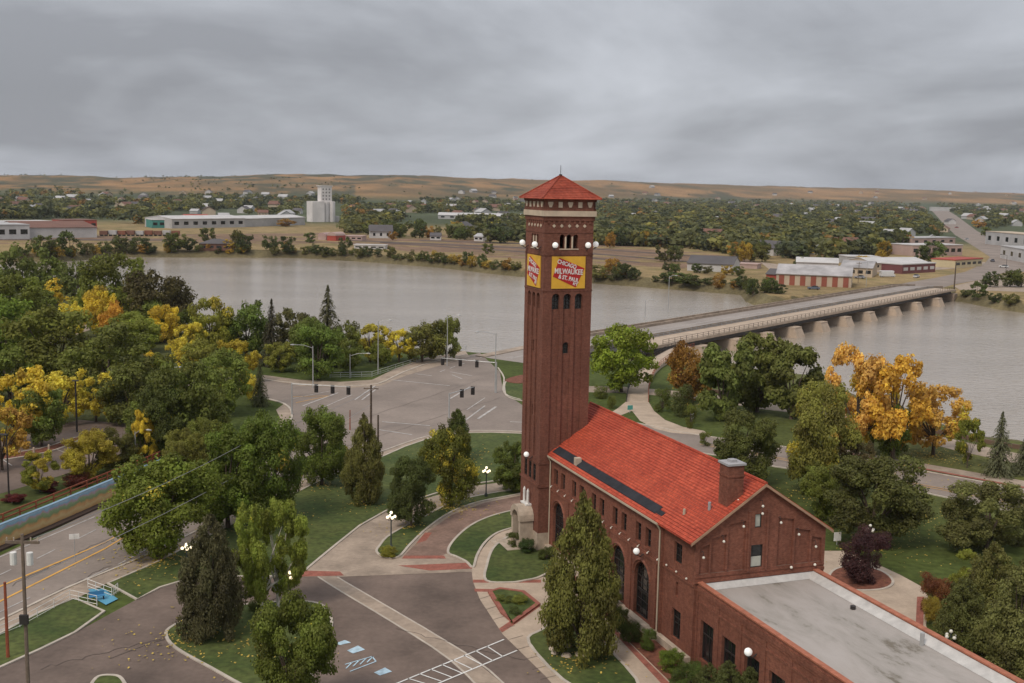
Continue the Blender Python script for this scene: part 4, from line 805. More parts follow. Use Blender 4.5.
block((912, 245), (955, 244), 238.5, 20, pinkw, lgrey, 'shop_building', 'low shops behind the pinkish strip of shops', 'shop', wn=5)
block((927, 229.5), (943, 229.5), 224.5, 15, wht, wht, 'house', 'white house in the trees left of the avenue', 'house', 'gable', wn=2)
block((955, 268), (982, 266), 260.5, 14, M_('yellow_siding', (.50, .42, .26)), redw, 'shop_building', 'low yellow building with red trim at the corner of the avenue', 'shop', wn=5)
o = block((985, 244), (1060, 252), 231.5, 22, lgrey, tanw, 'motel', 'two storey grey motel with a green panel right of the avenue', 'motel', wn=8)
block((1000, 258), (1060, 270), 246, 14, wht, lgrey, 'motel', 'lower white wing in front of the motel', 'building', wn=7)
block((930, 210.8), (960, 211.5), 207.2, 25, lgrey, wht, 'warehouse', 'small far off grey warehouse at the top of the avenue', 'warehouse')
# grain elevator
ge = empty('grain_elevator', G(312, 222), math.atan2((G(336, 222)-G(312, 222)).y, (G(336, 222)-G(312, 222)).x), 'tall pale concrete grain elevator with a high square headhouse', 'grain elevator')
elw = mat('elevator_concrete', (.62, .585, .56), .85, .08, .08); EW = (G(336, 222)-G(312, 222)).length; eh_ = HT(324, 222, 202); et = HT(328, 222, 186.5)
for k in (2, 3): mb = MB(); cxx = EW*(k+.5)/4; mb.tube([(cxx, EW*.13, -.5), (cxx, EW*.13, eh_)], EW*.14, 14); mb.build('silo', elw, ge)
mb = MB(); mb.box(0, EW*.5, -1.5, 14, -.5, eh_+.6); mb.box(EW*.5, EW-.5, 2, 14, -.5, eh_+.6); mb.build('silo_block', elw, ge)
mb = MB(); mb.box(EW*.44, EW*.88, 3, 13, eh_, et); mb.box(EW*.40, EW*.92, 2.6, 13.4, et, et+.9); hh = mb.build('headhouse', elw, ge)
for k in range(3):
    for j in range(4): mb = MB(); mb.box(EW*(.49+.13*k), EW*(.49+.13*k)+1.2, 2.85, 3.1, eh_+2.2+j*3.4, eh_+3.6+j*3.4); mb.build('window', drk, hh)
mb = MB(); mb.box(EW+.2, EW+5, 3, 9, 0, 6); mb.build('elevator_shed', wht, ge)
# scattered houses beyond the river
def house_proto(wm_, rm_):
    o = empty('house', (0, 0, 0)); m = MB(); m.box(-5, 5, -4, 4, -.3, 3.2); m.poly([(-5, -4, 3.2), (-5, 4, 3.2), (-5, 0, 5.6)][::-1]); m.poly([(5, -4, 3.2), (5, 4, 3.2), (5, 0, 5.6)]); m.build('wall', wm_, o)
    r = MB(); r.poly([(-5.4, -4.6, 3.0), (5.4, -4.6, 3.0), (5.4, 0, 5.8), (-5.4, 0, 5.8)]); r.poly([(-5.4, 4.6, 3.0), (-5.4, 0, 5.8), (5.4, 0, 5.8), (5.4, 4.6, 3.0)]); r.build('roof', rm_, o)
    for x in (-3, 0, 3): g_ = MB(); g_.box(x-.5, x+.5, -4.06, -3.9, 1.0, 2.3); g_.build('window', glass, o)
    return o
def copy_tree(o, parent=None):
    c = o.copy(); C.objects.link(c); c.parent = parent
    for ch_ in list(o.children): copy_tree(ch_, c)
    return c
protos = [('white', wht, drk), ('tan', tanw, brw), ('grey', lgrey, lgrey)]
PH = [(n, house_proto(a, b)) for n, a, b in protos]; used = set()
spots = []
for k in range(900):
    x = rnd.uniform(0, 1024); y = 199+abs(rnd.gauss(0, 16)) if x > 350 else rnd.uniform(199, 219)
    if x < 170 and y > 215: continue
    if 525 < x < 595 or y > 250 or (960 < x and y > 240) or (300 < x < 350 and y > 205) or (x > 925 and 205 < y < 245 and abs(x-(930+(y-208)*1.6)) < 16): continue
    g_ = G(x, y)
    if all((g_-s_).length > 26 for s_ in spots): spots.append(g_)
    if len(spots) >= 190: break
for x, y in ((975, 213), (990, 215), (1006, 214), (1019, 218), (968, 219), (984, 222), (1003, 223), (1016, 226), (995, 209), (1012, 207), (978, 207), (950, 224), (944, 232), (906, 236), (915, 230), (905, 226), (890, 242), (870, 247), (845, 252), (815, 254), (770, 255)): spots.append(G(x, y))
for i, g_ in enumerate(spots):
    nme, p = PH[i % 3]; o = p if i < 3 else copy_tree(p); z_ = hill_at(g_.x, g_.y); sc_ = rnd.uniform(1.0, 1.9)
    o.location = (g_.x, g_.y, z_); o.rotation_euler = (0, 0, rnd.uniform(0, 3.14)); o.scale = (sc_, sc_, sc_)
    tag(o, {'white': 'small white house with a dark roof among the far trees beyond the river', 'tan': 'small tan house with a brown roof among the far trees beyond the river', 'grey': 'small grey house with a grey roof among the far trees beyond the river'}[nme], 'house', nme+' houses among the far trees')

# ================================================================== TREES
def leaf_quads(c, n, size, asp, r):
    """leaf clumps: one bent-free quad per clump, centre c, facing n"""
    N_ = len(c); n = n/np.linalg.norm(n, axis=1, keepdims=True).clip(1e-6)
    a = np.cross(n, r.normal(size=(N_, 3))); a /= np.linalg.norm(a, axis=1, keepdims=True).clip(1e-6); b = np.cross(n, a)
    s = (size*r.uniform(.6, 1.4, N_))[:, None]; a = a*s*.5; b = b*s*.5*asp
    V = np.stack([c-a*.6-b, c+a-b*.4, c+a*.5+b, c-a+b*.5], 1).reshape(-1, 3); return V
def crown_mesh(name, seed, kind='round', nl=18, nleaf=5000, size=.035, lr=.20, asp=.8, z0=.22, sub=7):
    r = np.random.default_rng(seed); L_ = []; k = 0
    while len(L_) < nl:
        k += 1; u = r.normal(size=3); u /= np.linalg.norm(u); q = r.uniform(.35, 1)**.6
        if kind == 'round': p = np.array([u[0]*.5*q, u[1]*.5*q, z0+(1-z0)*(.5+.5*u[2]*q)]); rad = lr*r.uniform(.75, 1.15)
        elif kind == 'spread': p = np.array([u[0]*.5*q, u[1]*.5*q, z0+(1-z0)*(.42+.58*abs(u[2])*q*(1 if u[2] > 0 else -.7))]); rad = lr*r.uniform(.7, 1.2)
        elif kind == 'oval': t = r.uniform(0, 1); R = .5*math.sin(math.pi*(.12+.80*t))**.8; a = r.uniform(0, 6.28); p = np.array([R*math.cos(a)*q, R*math.sin(a)*q, z0+(1-z0)*t]); rad = lr*r.uniform(.7, 1.1)
        elif kind == 'cone': t = len(L_)/nl; t = t**.95; R = .5*np.interp(t, [0, .1, .25, .5, .75, .9, 1], [.66, .88, .94, .74, .46, .24, .03]); a = len(L_)*2.399+r.uniform(-.4, .4); q2 = r.uniform(.62, 1); p = np.array([R*math.cos(a)*q2, R*math.sin(a)*q2, z0+(1-z0)*t*.97]); rad = lr*np.interp(t, [0, .3, .8, 1], [.95, 1, .55, .22])*r.uniform(.85, 1.15)
        L_.append((p, rad))
    for i, (p, rad) in enumerate(L_):     # keep inside the envelope
        h = math.hypot(p[0], p[1]); m = .5-rad*.85
        if h > m and h > 0: p[:2] *= m/h if m > 0 else .1
        p[2] = min(max(p[2], z0+rad*.5), 1-rad*.8)
    P0 = np.array([p for p, _ in L_]); R0 = np.array([q for _, q in L_]); SP, SR, SI = [], [], []
    for i in range(len(P0)):        # twig clumps over every bough
        for j in range(sub):
            d_ = r.normal(size=3); d_ /= np.linalg.norm(d_); d_[2] = d_[2]*.9+.15; SP.append(P0[i]+d_*R0[i]*r.uniform(.5, .95)*np.array([1, 1, .85])); SR.append(R0[i]*r.uniform(.32, .55)); SI.append(i)
        SP.append(P0[i]); SR.append(R0[i]*.7); SI.append(i)
    P = np.array(SP); Rr = np.array(SR); SI = np.array(SI); wts = Rr**2; wts /= wts.sum()
    which = r.choice(len(P), size=int(nleaf*1.7), p=wts); u = r.normal(size=(len(which), 3)); u /= np.linalg.norm(u, axis=1, keepdims=True); u[:, 2] = u[:, 2]*.9+.12
    rr = Rr[which]*(1-.5*r.random(len(which))**2); rr *= 1+.45*(r.random(len(which)) < .16)
    c = P[which]+u*rr[:, None]*np.array([1, 1, .85])
    dd = np.linalg.norm((c[:, None]-P[None])/Rr[None, :, None], axis=2); keep = (dd < .55).sum(1) == 0; c = c[keep][:nleaf]; u = u[keep][:nleaf]; which = which[keep][:nleaf]
    pr_ = np.percentile(np.hypot(c[:, 0], c[:, 1]), 97); c[:, :2] *= .49/pr_; zl_, zh_ = np.percentile(c[:, 2], .5), np.percentile(c[:, 2], 99.5); c[:, 2] = z0*.8+(c[:, 2]-zl_)*(.985-z0*.8)/(zh_-zl_)
    n = u+r.normal(size=c.shape)*.40; n[:, 2] += .25
    V = leaf_quads(c, n, size, asp, r); me = np_mesh(name, V, np.arange(len(V)).reshape(-1, 4), [leafm])
    lt = .5*r.random(len(P))+.5*r.random(len(P0))[SI]; la = r.random(len(P0))[SI]*.7+.3*r.random(len(P)); tint = np.clip(.5+.9*(lt[which]-.5)+.36*(r.random(len(c))-.5), 0, 1); acc = np.clip(la[which]*.85+.15*r.random(len(c)), 0, 1)
    for nm, arr in (('tint', tint), ('acc', acc)): a_ = me.attributes.new(nm, 'FLOAT', 'FACE'); a_.data.foreach_set('value', arr.astype(np.float32))
    return me, L_
def trunk_mesh(name, L_, seed, th=.035, nlimb=7, m=None, h0=.30, lean=0):
    r = random.Random(seed); mb = MB(); top = (r.uniform(-.02, .02), r.uniform(-.02, .02), .62)
    mb.tube([(0, 0, -.03), (0, 0, .02), (top[0]*.3, top[1]*.3, h0), top], [th*1.5, th, th*.8, th*.25], 7)
    for p, rad in sorted(L_, key=lambda q: r.random())[:nlimb]:
        z = min(h0*r.uniform(.75, 1.3), p[2]*.8); s_ = (0, 0, z); mid = (p[0]*.5, p[1]*.5, z+(p[2]-z)*.6); mb.tube([s_, mid, tuple(p)], [th*.55, th*.35, th*.1], 5, cap=False)
    me_o = mb.build(name, m or bark); me = me_o.data; bpy.data.objects.remove(me_o); return me
def conifer_mesh(name, seed, levels=24, per=9, nq=9, size=.06, power=.85, z0=.06, droop=.32):
    r = np.random.default_rng(seed); Cs, Ns, As = [], [], []; tn = []
    for i in range(levels):
        t = (i+.5*r.random())/levels; z = z0+(1-z0)*t; R = .5*(1-t)**power*(r.uniform(.85, 1.08))+.012
        nb = max(4, int(per*(.5+.6*(1-t))))
        for k in range(nb):
            a = 2*math.pi*(k+r.random()*.7)/nb+i; d = np.array([math.cos(a), math.sin(a), 0]); Rb = R*r.uniform(.75, 1.1); tt = r.random()
            for j in range(nq):
                f = (j+.7)/nq; side = np.array([-d[1], d[0], 0]); wdt = .22*Rb*(1-f*.7)
                for sg in (-1, 1):
                    c = d*Rb*f+side*sg*wdt*r.random()+np.array([0, 0, z-droop*Rb*f**1.3+.01*r.normal()]); Cs.append(c); Ns.append(np.array([0, 0, 1])+.5*d+.35*r.normal(size=3)); As.append(d+.45*sg*side-np.array([0, 0, droop])); tn.append(.25+.5*tt*.6+.25*f)
    c, n, a = np.array(Cs), np.array(Ns), np.array(As); n /= np.linalg.norm(n, axis=1, keepdims=True); a -= (a*n).sum(1)[:, None]*n; a /= np.linalg.norm(a, axis=1, keepdims=True); b = np.cross(n, a)
    s = (size*r.uniform(.7, 1.3, len(c))*(1.15-c[:, 2]*.6))[:, None]; V = np.stack([c-a*s*.5-b*s*.22, c+a*s*.55, c-a*s*.5+b*s*.22, c-a*s*.62], 1).reshape(-1, 3)
    me = np_mesh(name, V, np.arange(len(V)).reshape(-1, 4), [leafm])
    for nm, arr in (('tint', np.clip(np.array(tn), 0, 1)), ('acc', r.random(len(c)))): a_ = me.attributes.new(nm, 'FLOAT', 'FACE'); a_.data.foreach_set('value', arr.astype(np.float32))
    mb = MB(); mb.tube([(0, 0, -.03), (0, 0, .1), (0, 0, .95)], [.03, .024, .004], 7); to = mb.build('trunk', bark); tm = to.data; bpy.data.objects.remove(to); return me, tm
LIB = {}
def lib(kind, lod, v):
    key = (kind, lod, v)
    if key in LIB: return LIB[key]
    sd_ = hash((kind == 'round', len(kind), lod, v)) % 9999+v*17+len(kind)*101
    n = {0: 34000, 1: 10500, 2: 2000, 3: 500}[lod]; s = {0: .021, 1: .032, 2: .060, 3: .11}[lod]
    if kind == 'fir': n_ = {0: (34, 13, 13, .045), 1: (26, 10, 9, .065), 2: (15, 8, 5, .10), 3: (9, 6, 3, .16)}[lod]; me, tm = conifer_mesh('foliage', sd_, n_[0], n_[1], n_[2], n_[3]); LIB[key] = (me, tm); return LIB[key]
    P_ = dict(round=('round', 38, .15, .10), spread=('spread', 40, .145, .12), oval=('oval', 24, .18, .10), pine=('cone', 60, .16, .03), airy=('spread', 38, .10, .18), shrub=('round', 14, .24, .0), willow=('round', 30, .15, .08), young=('oval', 26, .13, .16))[kind]
    if kind == 'airy': n = int(n*.8)
    if kind == 'shrub': n = int(n*.6)
    me, L_ = crown_mesh('foliage', sd_, P_[0], P_[1], int(n*1.1), s, P_[2], z0=P_[3], asp=1.5 if kind == 'willow' else .8, sub={0: 7, 1: 6, 2: 3, 3: 1}[lod])
    tm = trunk_mesh('trunk', L_, sd_, .03 if kind != 'young' else .018, 12 if kind == 'airy' else 7, h0=max(.12, P_[3])); LIB[key] = (me, tm); return LIB[key]
GREEN, DGREEN, LGREEN, OLIVE, YEL, GOLD, ORG, YG, FIR, SPR, PINE, BROWNG, PURP = (.058, .088, .018), (.040, .060, .017), (.10, .145, .032), (.105, .11, .030), (.68, .56, .07), (.70, .52, .06), (.62, .33, .05), (.33, .31, .045), (.032, .042, .024), (.045, .058, .045), (.070, .085, .028), (.115, .105, .045), (.085, .036, .035)
cnt = {}
def tree(kind, bx, by, ytop, wpx, color, label, acc=0.0, lod=None, cat='tree', name=None, group=None, zb=None, trunkm=None, z=0.0, v=None):
    g = G(bx, by, z); h = HT(bx, by, ytop, z); dist = g.length; wm_ = wpx*g.y/F/math.cos(math.atan2(g.x, g.y))
    if lod is None: lod = 0 if dist < 165 else 1 if dist < 330 else 2
    cnt[kind] = cnt.get(kind, 0)+1; me, tm = lib(kind, lod, cnt[kind] % (3 if lod < 2 else 4) if v is None else v)
    nm = name or {'fir': 'fir_tree', 'pine': 'pine_tree', 'shrub': 'shrub', 'airy': 'autumn_tree', 'willow': 'willow_tree', 'young': 'young_tree'}.get(kind, 'leafy_tree')
    o = empty(nm, (g.x, g.y, z), rnd.uniform(0, 6.28), label, cat, group); o.scale = (wm_, wm_, h)
    c = bpy.data.objects.new('crown', me); C.objects.link(c); c.parent = o; q_ = ((2.5, 1.95, 1.4) if lod == 0 else (3.1, 2.45, 1.6)) if color[0] < .16 and color[1] > color[0]*1.05 else (1, 1, 1); c.color = (*[a*b for a, b in zip(color, q_)], acc)
    t = bpy.data.objects.new('trunk', tm); C.objects.link(t); t.parent = o
    if trunkm: t.material_slots[0].link = 'OBJECT'; t.material_slots[0].material = trunkm
    return o
T = tree
# --- near the depot
T('pine', 580, 657, 498, 80, PINE, 'large broad pointed evergreen in front of the depot arched windows', .04, v=0)
T('pine', 212, 637, 517, 66, BROWNG, 'tall brownish green evergreen on the left end of the traffic island')
T('round', 296, 720, 597, 92, (.060, .088, .020), 'round green tree with orange yellow flecks at the bottom edge by the parking symbols', .09)
T('round', 159, 560, 456, 112, (.075, .115, .022), 'very wide leafy green tree beside the main street, yellow tinged at its crown', .14)
T('round', 228, 528, 425, 86, (.060, .10, .020), 'wide green tree in the row above the street, left of the brick red light pole', .08)
T('round', 266, 522, 414, 74, (.055, .095, .020), 'green tree with a yellow patch low on its right side', .14)
T('spread', 322, 485, 408, 60, (.060, .095, .022), 'green tree with an open left side between the street and the lawn', .14)
T('pine', 364, 503, 417, 42, (.065, .078, .028), 'narrow pointed olive evergreen on the lawn left of the dark round tree')
T('oval', 411, 527, 456, 48, (.038, .058, .020), 'dark round topped tree on the curved grass island')
T('round', 449, 507, 428, 60, (.15, .155, .025), 'yellow green tree on the curved grass island', .34)
T('pine', 457, 460, 410, 30, DGREEN, 'dark evergreen behind the yellow green tree on the island')
T('round', 513, 492, 444, 44, (.055, .085, .022), 'green tree tucked against the left foot of the brick tower')
for (bx, by, yt, w_, lb) in ((262, 615, 505, 58, 'left of the two white trunked birches on the traffic island'), (278, 609, 500, 60, 'right of the two white trunked birches on the traffic island')):
    T('airy', bx, by, yt, w_, LGREEN, lb, .05, name='birch_tree', trunkm=birchbark)
# --- between the streets on the left
T('round', 42, 446, 388, 46, (.055, .085, .025), 'round green tree standing in front of the yellow trees of the parking lot')
T('round', 90, 480, 431, 50, (.40, .32, .04), 'yellow tree by the parking lot, just above the painted wall', .2)
T('young', 40, 492, 452, 38, (.24, .25, .035), 'small yellow green tree at the lower left parking lot', .4)
T('young', 145, 466, 409, 24, GOLD, 'slim golden tree, left of the pair behind the painted wall', .1)
T('young', 166, 462, 412, 26, YEL, 'slim yellow tree, right of the pair behind the painted wall', .2)
T('airy', 18, 445, 368, 66, GOLD, 'large golden tree at the left edge of the photo', .3)
T('airy', 2, 470, 405, 52, (.50, .30, .06), 'pale orange tree cut by the left edge of the photo', .3)
T('airy', 62, 424, 372, 52, YEL, 'yellow tree behind the round green tree of the parking lot', .3)
T('airy', 96, 422, 373, 46, YEL, 'bright yellow tree right of the black lamp post', .3)
T('round', 116, 470, 428, 40, (.060, .072, .025), 'dull green tree between the two yellow clusters above the painted wall')
T('round', 190, 455, 362, 74, (.050, .072, .022), 'large green tree with a pale top left of the dark fir')
T('round', 162, 462, 385, 62, DGREEN, 'dark green tree in the shade behind the slim yellow pair')
T('round', 130, 425, 360, 66, (.045, .06, .019), 'dark leafy tree at the back of the parking lot')
T('round', 222, 415, 350, 56, (.060, .090, .024), 'green tree in front of the yellow tree by the west street')
T('round', 205, 435, 388, 42, DGREEN, 'dark shrubby tree at the edge of the west lawn')
T('fir', 260, 406, 358, 24, FIR, 'small dark fir on the corner lawn by the traffic lights')
T('spread', 108, 402, 325, 88, (.050, .068, .019), 'huge dark green tree filling the park left of centre')
T('spread', 56, 392, 308, 86, (.058, .076, .020), 'huge dark green tree near the left edge above the yellow trees')
T('round', 8, 372, 296, 74, (.060, .10, .022), 'bright green bushy tree at the left edge of the park')
T('round', 12, 330, 275, 62, (.060, .085, .020), 'green tree low at the left edge by the river')
T('spread', 24, 300, 243, 46, (.045, .065, .022), 'tall green tree rising over the river at the far left')
T('round', 52, 300, 257, 40, (.050, .075, .022), 'green tree on the near river bank, second from the left')
T('round', 79, 315, 262, 36, (.045, .065, .024), 'slender dark tree on the near river bank')
T('round', 117, 325, 254, 62, (.055, .075, .020), 'big green tree on the near river bank left of the brownish one')
T('round', 158, 335, 270, 66, (.12, .10, .035), 'brownish olive tree on the near river bank')
T('round', 58, 305, 279, 26, GOLD, 'small golden tree by the river at the far left')
T('round', 40, 296, 278, 22, ORG, 'small orange tree by the river at the far left')
T('round', 100, 335, 287, 34, GOLD, 'orange yellow tree in the park, left of two near the river', .2)
T('round', 113, 342, 302, 26, ORG, 'small orange tree beside the orange yellow park tree', .2)
T('round', 165, 343, 305, 28, GOLD, 'golden tree in the middle of the park')
T('round', 86, 318, 290, 30, YG, 'yellow green tree below the slender dark river tree')
T('round', 92, 322, 286, 28, (.07, .10, .025), 'small green tree between the golden ones near the river')
T('young', 152, 372, 350, 20, GOLD, 'tiny orange yellow tree low in the park')
T('round', 140, 352, 318, 44, (.085, .12, .028), 'pale green tree left of the golden park tree')
T('round', 178, 340, 310, 36, DGREEN, 'dark tree just behind the golden park tree')
T('spread', 210, 362, 297, 50, (.085, .105, .025), 'tall green tree with yellow lower branches', .28)
T('airy', 190, 365, 322, 34, YEL, 'yellow tree to the left of the tall green park tree', .2)
T('airy', 237, 382, 340, 44, (.42, .32, .035), 'bright yellow tree beside the west street', .2)
T('round', 246, 360, 303, 54, (.045, .075, .020), 'dense green tree left of the dark narrow spruce')
T('fir', 272, 366, 299, 34, (.022, .024, .020), 'narrow blackish spruce by the river park')
T('airy', 298, 362, 308, 46, (.16, .15, .05), 'thin yellowish tree behind the park lawn by the river')
T('fir', 328, 365, 285, 52, (.034, .040, .028), 'tall dark fir with a spiky top against the river')
T('round', 308, 370, 318, 40, (.055, .085, .025), 'green tree left of the tall spiky fir')
T('spread', 318, 380, 324, 52, (.050, .085, .022), 'spreading green tree standing alone on the park lawn')
T('round', 345, 366, 322, 34, (.06, .08, .024), 'green tree right of the tall spiky fir')
T('airy', 370, 362, 323, 42, (.15, .16, .035), 'yellow green tree on the bank left of the street lamp', .2)
T('airy', 399, 362, 329, 34, YEL, 'yellow tree on the bank right of the street lamp', .2)
T('round', 422, 362, 322, 46, (.060, .072, .025), 'dark green tree at the bridge approach', .1)
T('oval', 446, 360, 317, 30, (.065, .085, .028), 'upright green tree nearest the start of the bridge railing')
# --- right of the tower
T('round', 621, 392, 325, 68, (.075, .115, .018), 'perfectly rounded bright green tree beside the tower')
T('round', 688, 402, 343, 48, (.30, .155, .03), 'orange brown tree beside the curving ramp', .1)
T('shrub', 662, 412, 388, 18, DGREEN, 'small dark shrub by the curving ramp under the orange tree', cat='shrub')
T('shrub', 683, 416, 385, 24, (.035, .05, .02), 'dark bush left of the willow trunks', cat='shrub')
T('willow', 722, 420, 343, 56, (.055, .080, .028), 'drooping green willow, left of the willow group by the river path')
T('willow', 757, 412, 334, 62, (.060, .080, .028), 'willow with leaning dark trunk, middle of the group by the river path')
T('willow', 791, 419, 345, 62, (.050, .066, .024), 'dark willow, right of the group by the river path')
T('round', 742, 485, 410, 68, (.060, .082, .028), 'grey green tree right behind the depot roof chimney')
T('spread', 820, 495, 384, 70, (.25, .235, .05), 'olive yellow leafy tree left of the big orange trees', .22)
T('airy', 856, 458, 346, 66, (.74, .45, .11), 'tall orange tree, left of the big orange pair over the river', 0, v=1)
T('airy', 892, 462, 358, 74, (.70, .42, .06), 'wide golden orange tree, right of the big pair over the river', 0)
T('airy', 872, 452, 372, 50, (.66, .50, .07), 'yellow tree between the two big orange ones over the river', 0)
T('round', 888, 460, 403, 38, (.045, .072, .020), 'small green tree standing in front of the golden orange tree')
T('airy', 933, 456, 384, 64, (.60, .36, .08), 'thin orange brown tree with bare dark limbs by the river path', .2, v=2)
T('young', 967, 468, 419, 26, (.20, .21, .03), 'small yellow green tree on the grass left of the spruces', .2)
T('fir', 998, 476, 411, 38, SPR, 'bluish spruce near the right edge, by the river path')
T('fir', 1022, 474, 438, 30, SPR, 'shorter bluish spruce at the right edge of the photo')
T('spread', 872, 542, 455, 100, (.048, .062, .022), 'large dark spreading tree behind the purple one')
T('round', 822, 520, 465, 50, (.075, .105, .026), 'bright green leafy tree beside the gable corner of the depot')
T('airy', 850, 498, 440, 42, (.13, .10, .04), 'thin brownish tree behind the large dark spreading tree')
T('spread', 986, 552, 484, 82, (.070, .088, .036), 'wide grey green tree on the slope at the right edge', name='leafy_tree')
T('pine', 988, 640, 545, 66, (.070, .085, .032), 'tall dark evergreen among the trees at the lower right corner')
T('pine', 1014, 690, 566, 80, (.075, .095, .040), 'greyish evergreen in the lower right corner')
T('pine', 960, 665, 580, 56, (.055, .072, .028), 'dark evergreen beside the four globe lamp at lower right')
T('shrub', 937, 610, 575, 34, (.20, .075, .03), 'rusty orange shrub at the end of the paved plaza', cat='shrub')
T('shrub', 936, 625, 600, 26, (.32, .24, .035), 'yellow shrub just below the rusty orange one', cat='shrub')
T('young', 968, 598, 551, 34, (.25, .26, .04), 'small yellow green tree peeping over the dark evergreens')
T('shrub', 863, 582, 529, 50, PURP, 'round purple leaved tree in the mulch ring beside the annex', name='purple_tree')
T('shrub', 1018, 545, 505, 30, (.05, .065, .025), 'green bush at the right edge beside the wide grey green tree', cat='shrub')
for a_, b_, c__, w__, lb in ((70, 340, 303, 30, 'golden tree in the park below the yellow green one'), (128, 318, 292, 24, 'yellow tree between the green trees on the near bank'), (182, 372, 338, 30, 'golden tree right of the tiny orange one in the park'), (214, 398, 366, 26, 'yellow crown at the back edge of the west street lawn'), (30, 420, 386, 34, 'yellow tree squeezed between the golden trees at the left edge'), (150, 420, 396, 20, 'small yellow crown above the slim yellow pair'), (250, 400, 372, 20, 'yellow tree just left of the small dark fir')): T('airy' if w__ > 25 else 'round', a_, b_, c__, w__, YEL, lb, .1)
# extra park trees that close the canopy
ex = [(150, 340, 300, 40), (130, 345, 312, 44), (20, 345, 312, 50), (40, 320, 290, 40), (150, 400, 355, 56), (200, 385, 340, 44), (10, 400, 345, 60), (228, 352, 325, 30), (280, 372, 342, 30), (350, 372, 340, 26), (380, 366, 342, 24), (170, 420, 372, 50), (150, 445, 395, 50), (205, 470, 420, 52), (185, 480, 430, 44)]
for i, (a, b, c_, w_) in enumerate(ex): T(('round', 'spread')[i % 2], a, b, c_, w_, [(.055, .080, .022), (.07, .095, .024), (.085, .105, .028)][i % 3], 'green tree deep in the crowded park canopy left of the intersection', .04, group='green trees inside the crowded park canopy')
for a, b, c_, w_ in ((690, 428, 404, 14), (600, 398, 386, 16), (612, 408, 396, 12), (705, 446, 432, 12)): T('shrub', a, b, c_, w_, (.05, .07, .02), 'low green shrub by the riverside path behind the depot roof', cat='shrub', group='low shrubs by the riverside path')
# round clipped bushes and hedge by the depot
bl = ['dark clipped bush by the entrance porch, left one', 'dark clipped bush by the entrance porch, right one', 'clipped bush against the tower foot', 'clipped bush under the large evergreen, topmost', 'clipped bush half hidden behind the large evergreen', 'large round bush beside the stone plinth, above the bright one', 'round bush nearest the downspout foot', 'bright green round bush by the annex corner', 'spreading green bush below the bright round one']
for (a, b, c_, w_, cl), lb in zip([(516, 547, 532, 19, DGREEN), (526, 553, 539, 18, (.025, .05, .018)), (546, 560, 547, 18, DGREEN), (613, 612, 594, 20, DGREEN), (618, 628, 606, 22, DGREEN), (629, 642, 617, 28, (.035, .06, .018)), (648, 650, 630, 22, (.045, .08, .02)), (671, 672, 648, 28, (.06, .105, .02)), (686, 690, 664, 36, (.04, .07, .02))], bl):
    T('shrub', a, b, c_, w_, cl, lb, cat='bush', name='round_bush', group='clipped bushes along the depot front')
for i, (a, b, c_, w_) in enumerate(((708, 700, 664, 34), (727, 706, 662, 36), (748, 712, 668, 34))): T('pine', a, b, c_, w_, (.05, .07, .028), ('upright evergreen shrub under the first annex window', 'upright evergreen shrub under the second annex window', 'upright evergreen shrub under the third annex window')[i], cat='shrub', name='evergreen_shrub')
for i, (a, b, c_, w_, cl, lb) in enumerate(((504, 603, 596, 18, (.07, .10, .03), 'leafy green plants on the left of the brick edged planter'), (519, 604, 596, 18, (.09, .12, .03), 'green plants with yellow flowers in the brick edged planter'), (516, 615, 607, 16, (.05, .08, .03), 'grey green plants at the tip of the brick edged planter'), (388, 556, 548, 24, (.26, .24, .03), 'yellow low flower bed round the lamp post on the grass island'), (258, 610, 600, 22, (.10, .02, .02), 'dark ground shrub under the left birch'))):
    T('shrub', a, b, c_, w_, cl if i != 4 else DGREEN, lb, cat='plant', name='low_plant')
for a, b, c_, w_, cl in ((12, 503, 494, 24, (.14, .02, .02)), (50, 492, 482, 20, (.12, .02, .02)), (76, 486, 474, 26, (.12, .03, .02)), (163, 470, 461, 22, (.12, .03, .02))): T('shrub', a, b, c_, w_, cl, 'dark red shrub along the top of the painted wall', cat='shrub', name='red_shrub', group='dark red shrubs behind the painted wall')
# rock ring beneath the large evergreen
for i in range(7):
    a = i*.9; g = G(570+14*math.cos(a)*1.2, 652+5*math.sin(a)); mb = MB(); mb.sphere((g.x, g.y, .1), rnd.uniform(.35, .7), 7, sz=.6); tag(mb.build('boulder', stone), 'pale boulder lying on the grass under the large evergreen', 'rock', 'boulders under the large evergreen')

# --- far bank: individual trees
names = {(0): ('small green tree on the far side of the river', 'green trees along and beyond the far bank'), 1: ('small yellow autumn tree on the far side of the river', 'yellow trees along and beyond the far bank'), 2: ('small olive tree on the far side of the river', 'olive trees along and beyond the far bank')}
def far_tree(x, y, hm, wm_, cl, kidx, kind=None):
    g = G(x, y); sdist_ = sdist(np.array([[g.x, g.y]]), river)[0]
    for _ in range(40):
        if sdist_ >= 2.5: break
        g = g*(1+3.0/g.length); sdist_ = sdist(np.array([[g.x, g.y]]), river)[0]
    if sdist_ < 2: return
    me, tm = lib(kind or ('round', 'spread', 'oval')[rnd.randrange(3)], 2 if g.length < 900 else 3, rnd.randrange(4)); z_ = max(-3.5, -4.3+sdist_*.85) if sdist_ < 5 else 0
    z_ = min(0, z_)+hill_at(g.x, g.y)
    o = empty('distant_tree', (g.x, g.y, z_), rnd.uniform(0, 6.28), names[kidx][0], 'tree', names[kidx][1]); o.scale = (wm_, wm_, hm)
    c = bpy.data.objects.new('crown', me); C.objects.link(c); c.parent = o; c.color = (*((cl[0]*2.2, cl[1]*1.8, cl[2]*1.2) if kidx == 0 else cl), .05 if kidx == 0 else 0)
    t = bpy.data.objects.new('trunk', tm); C.objects.link(t); t.parent = o
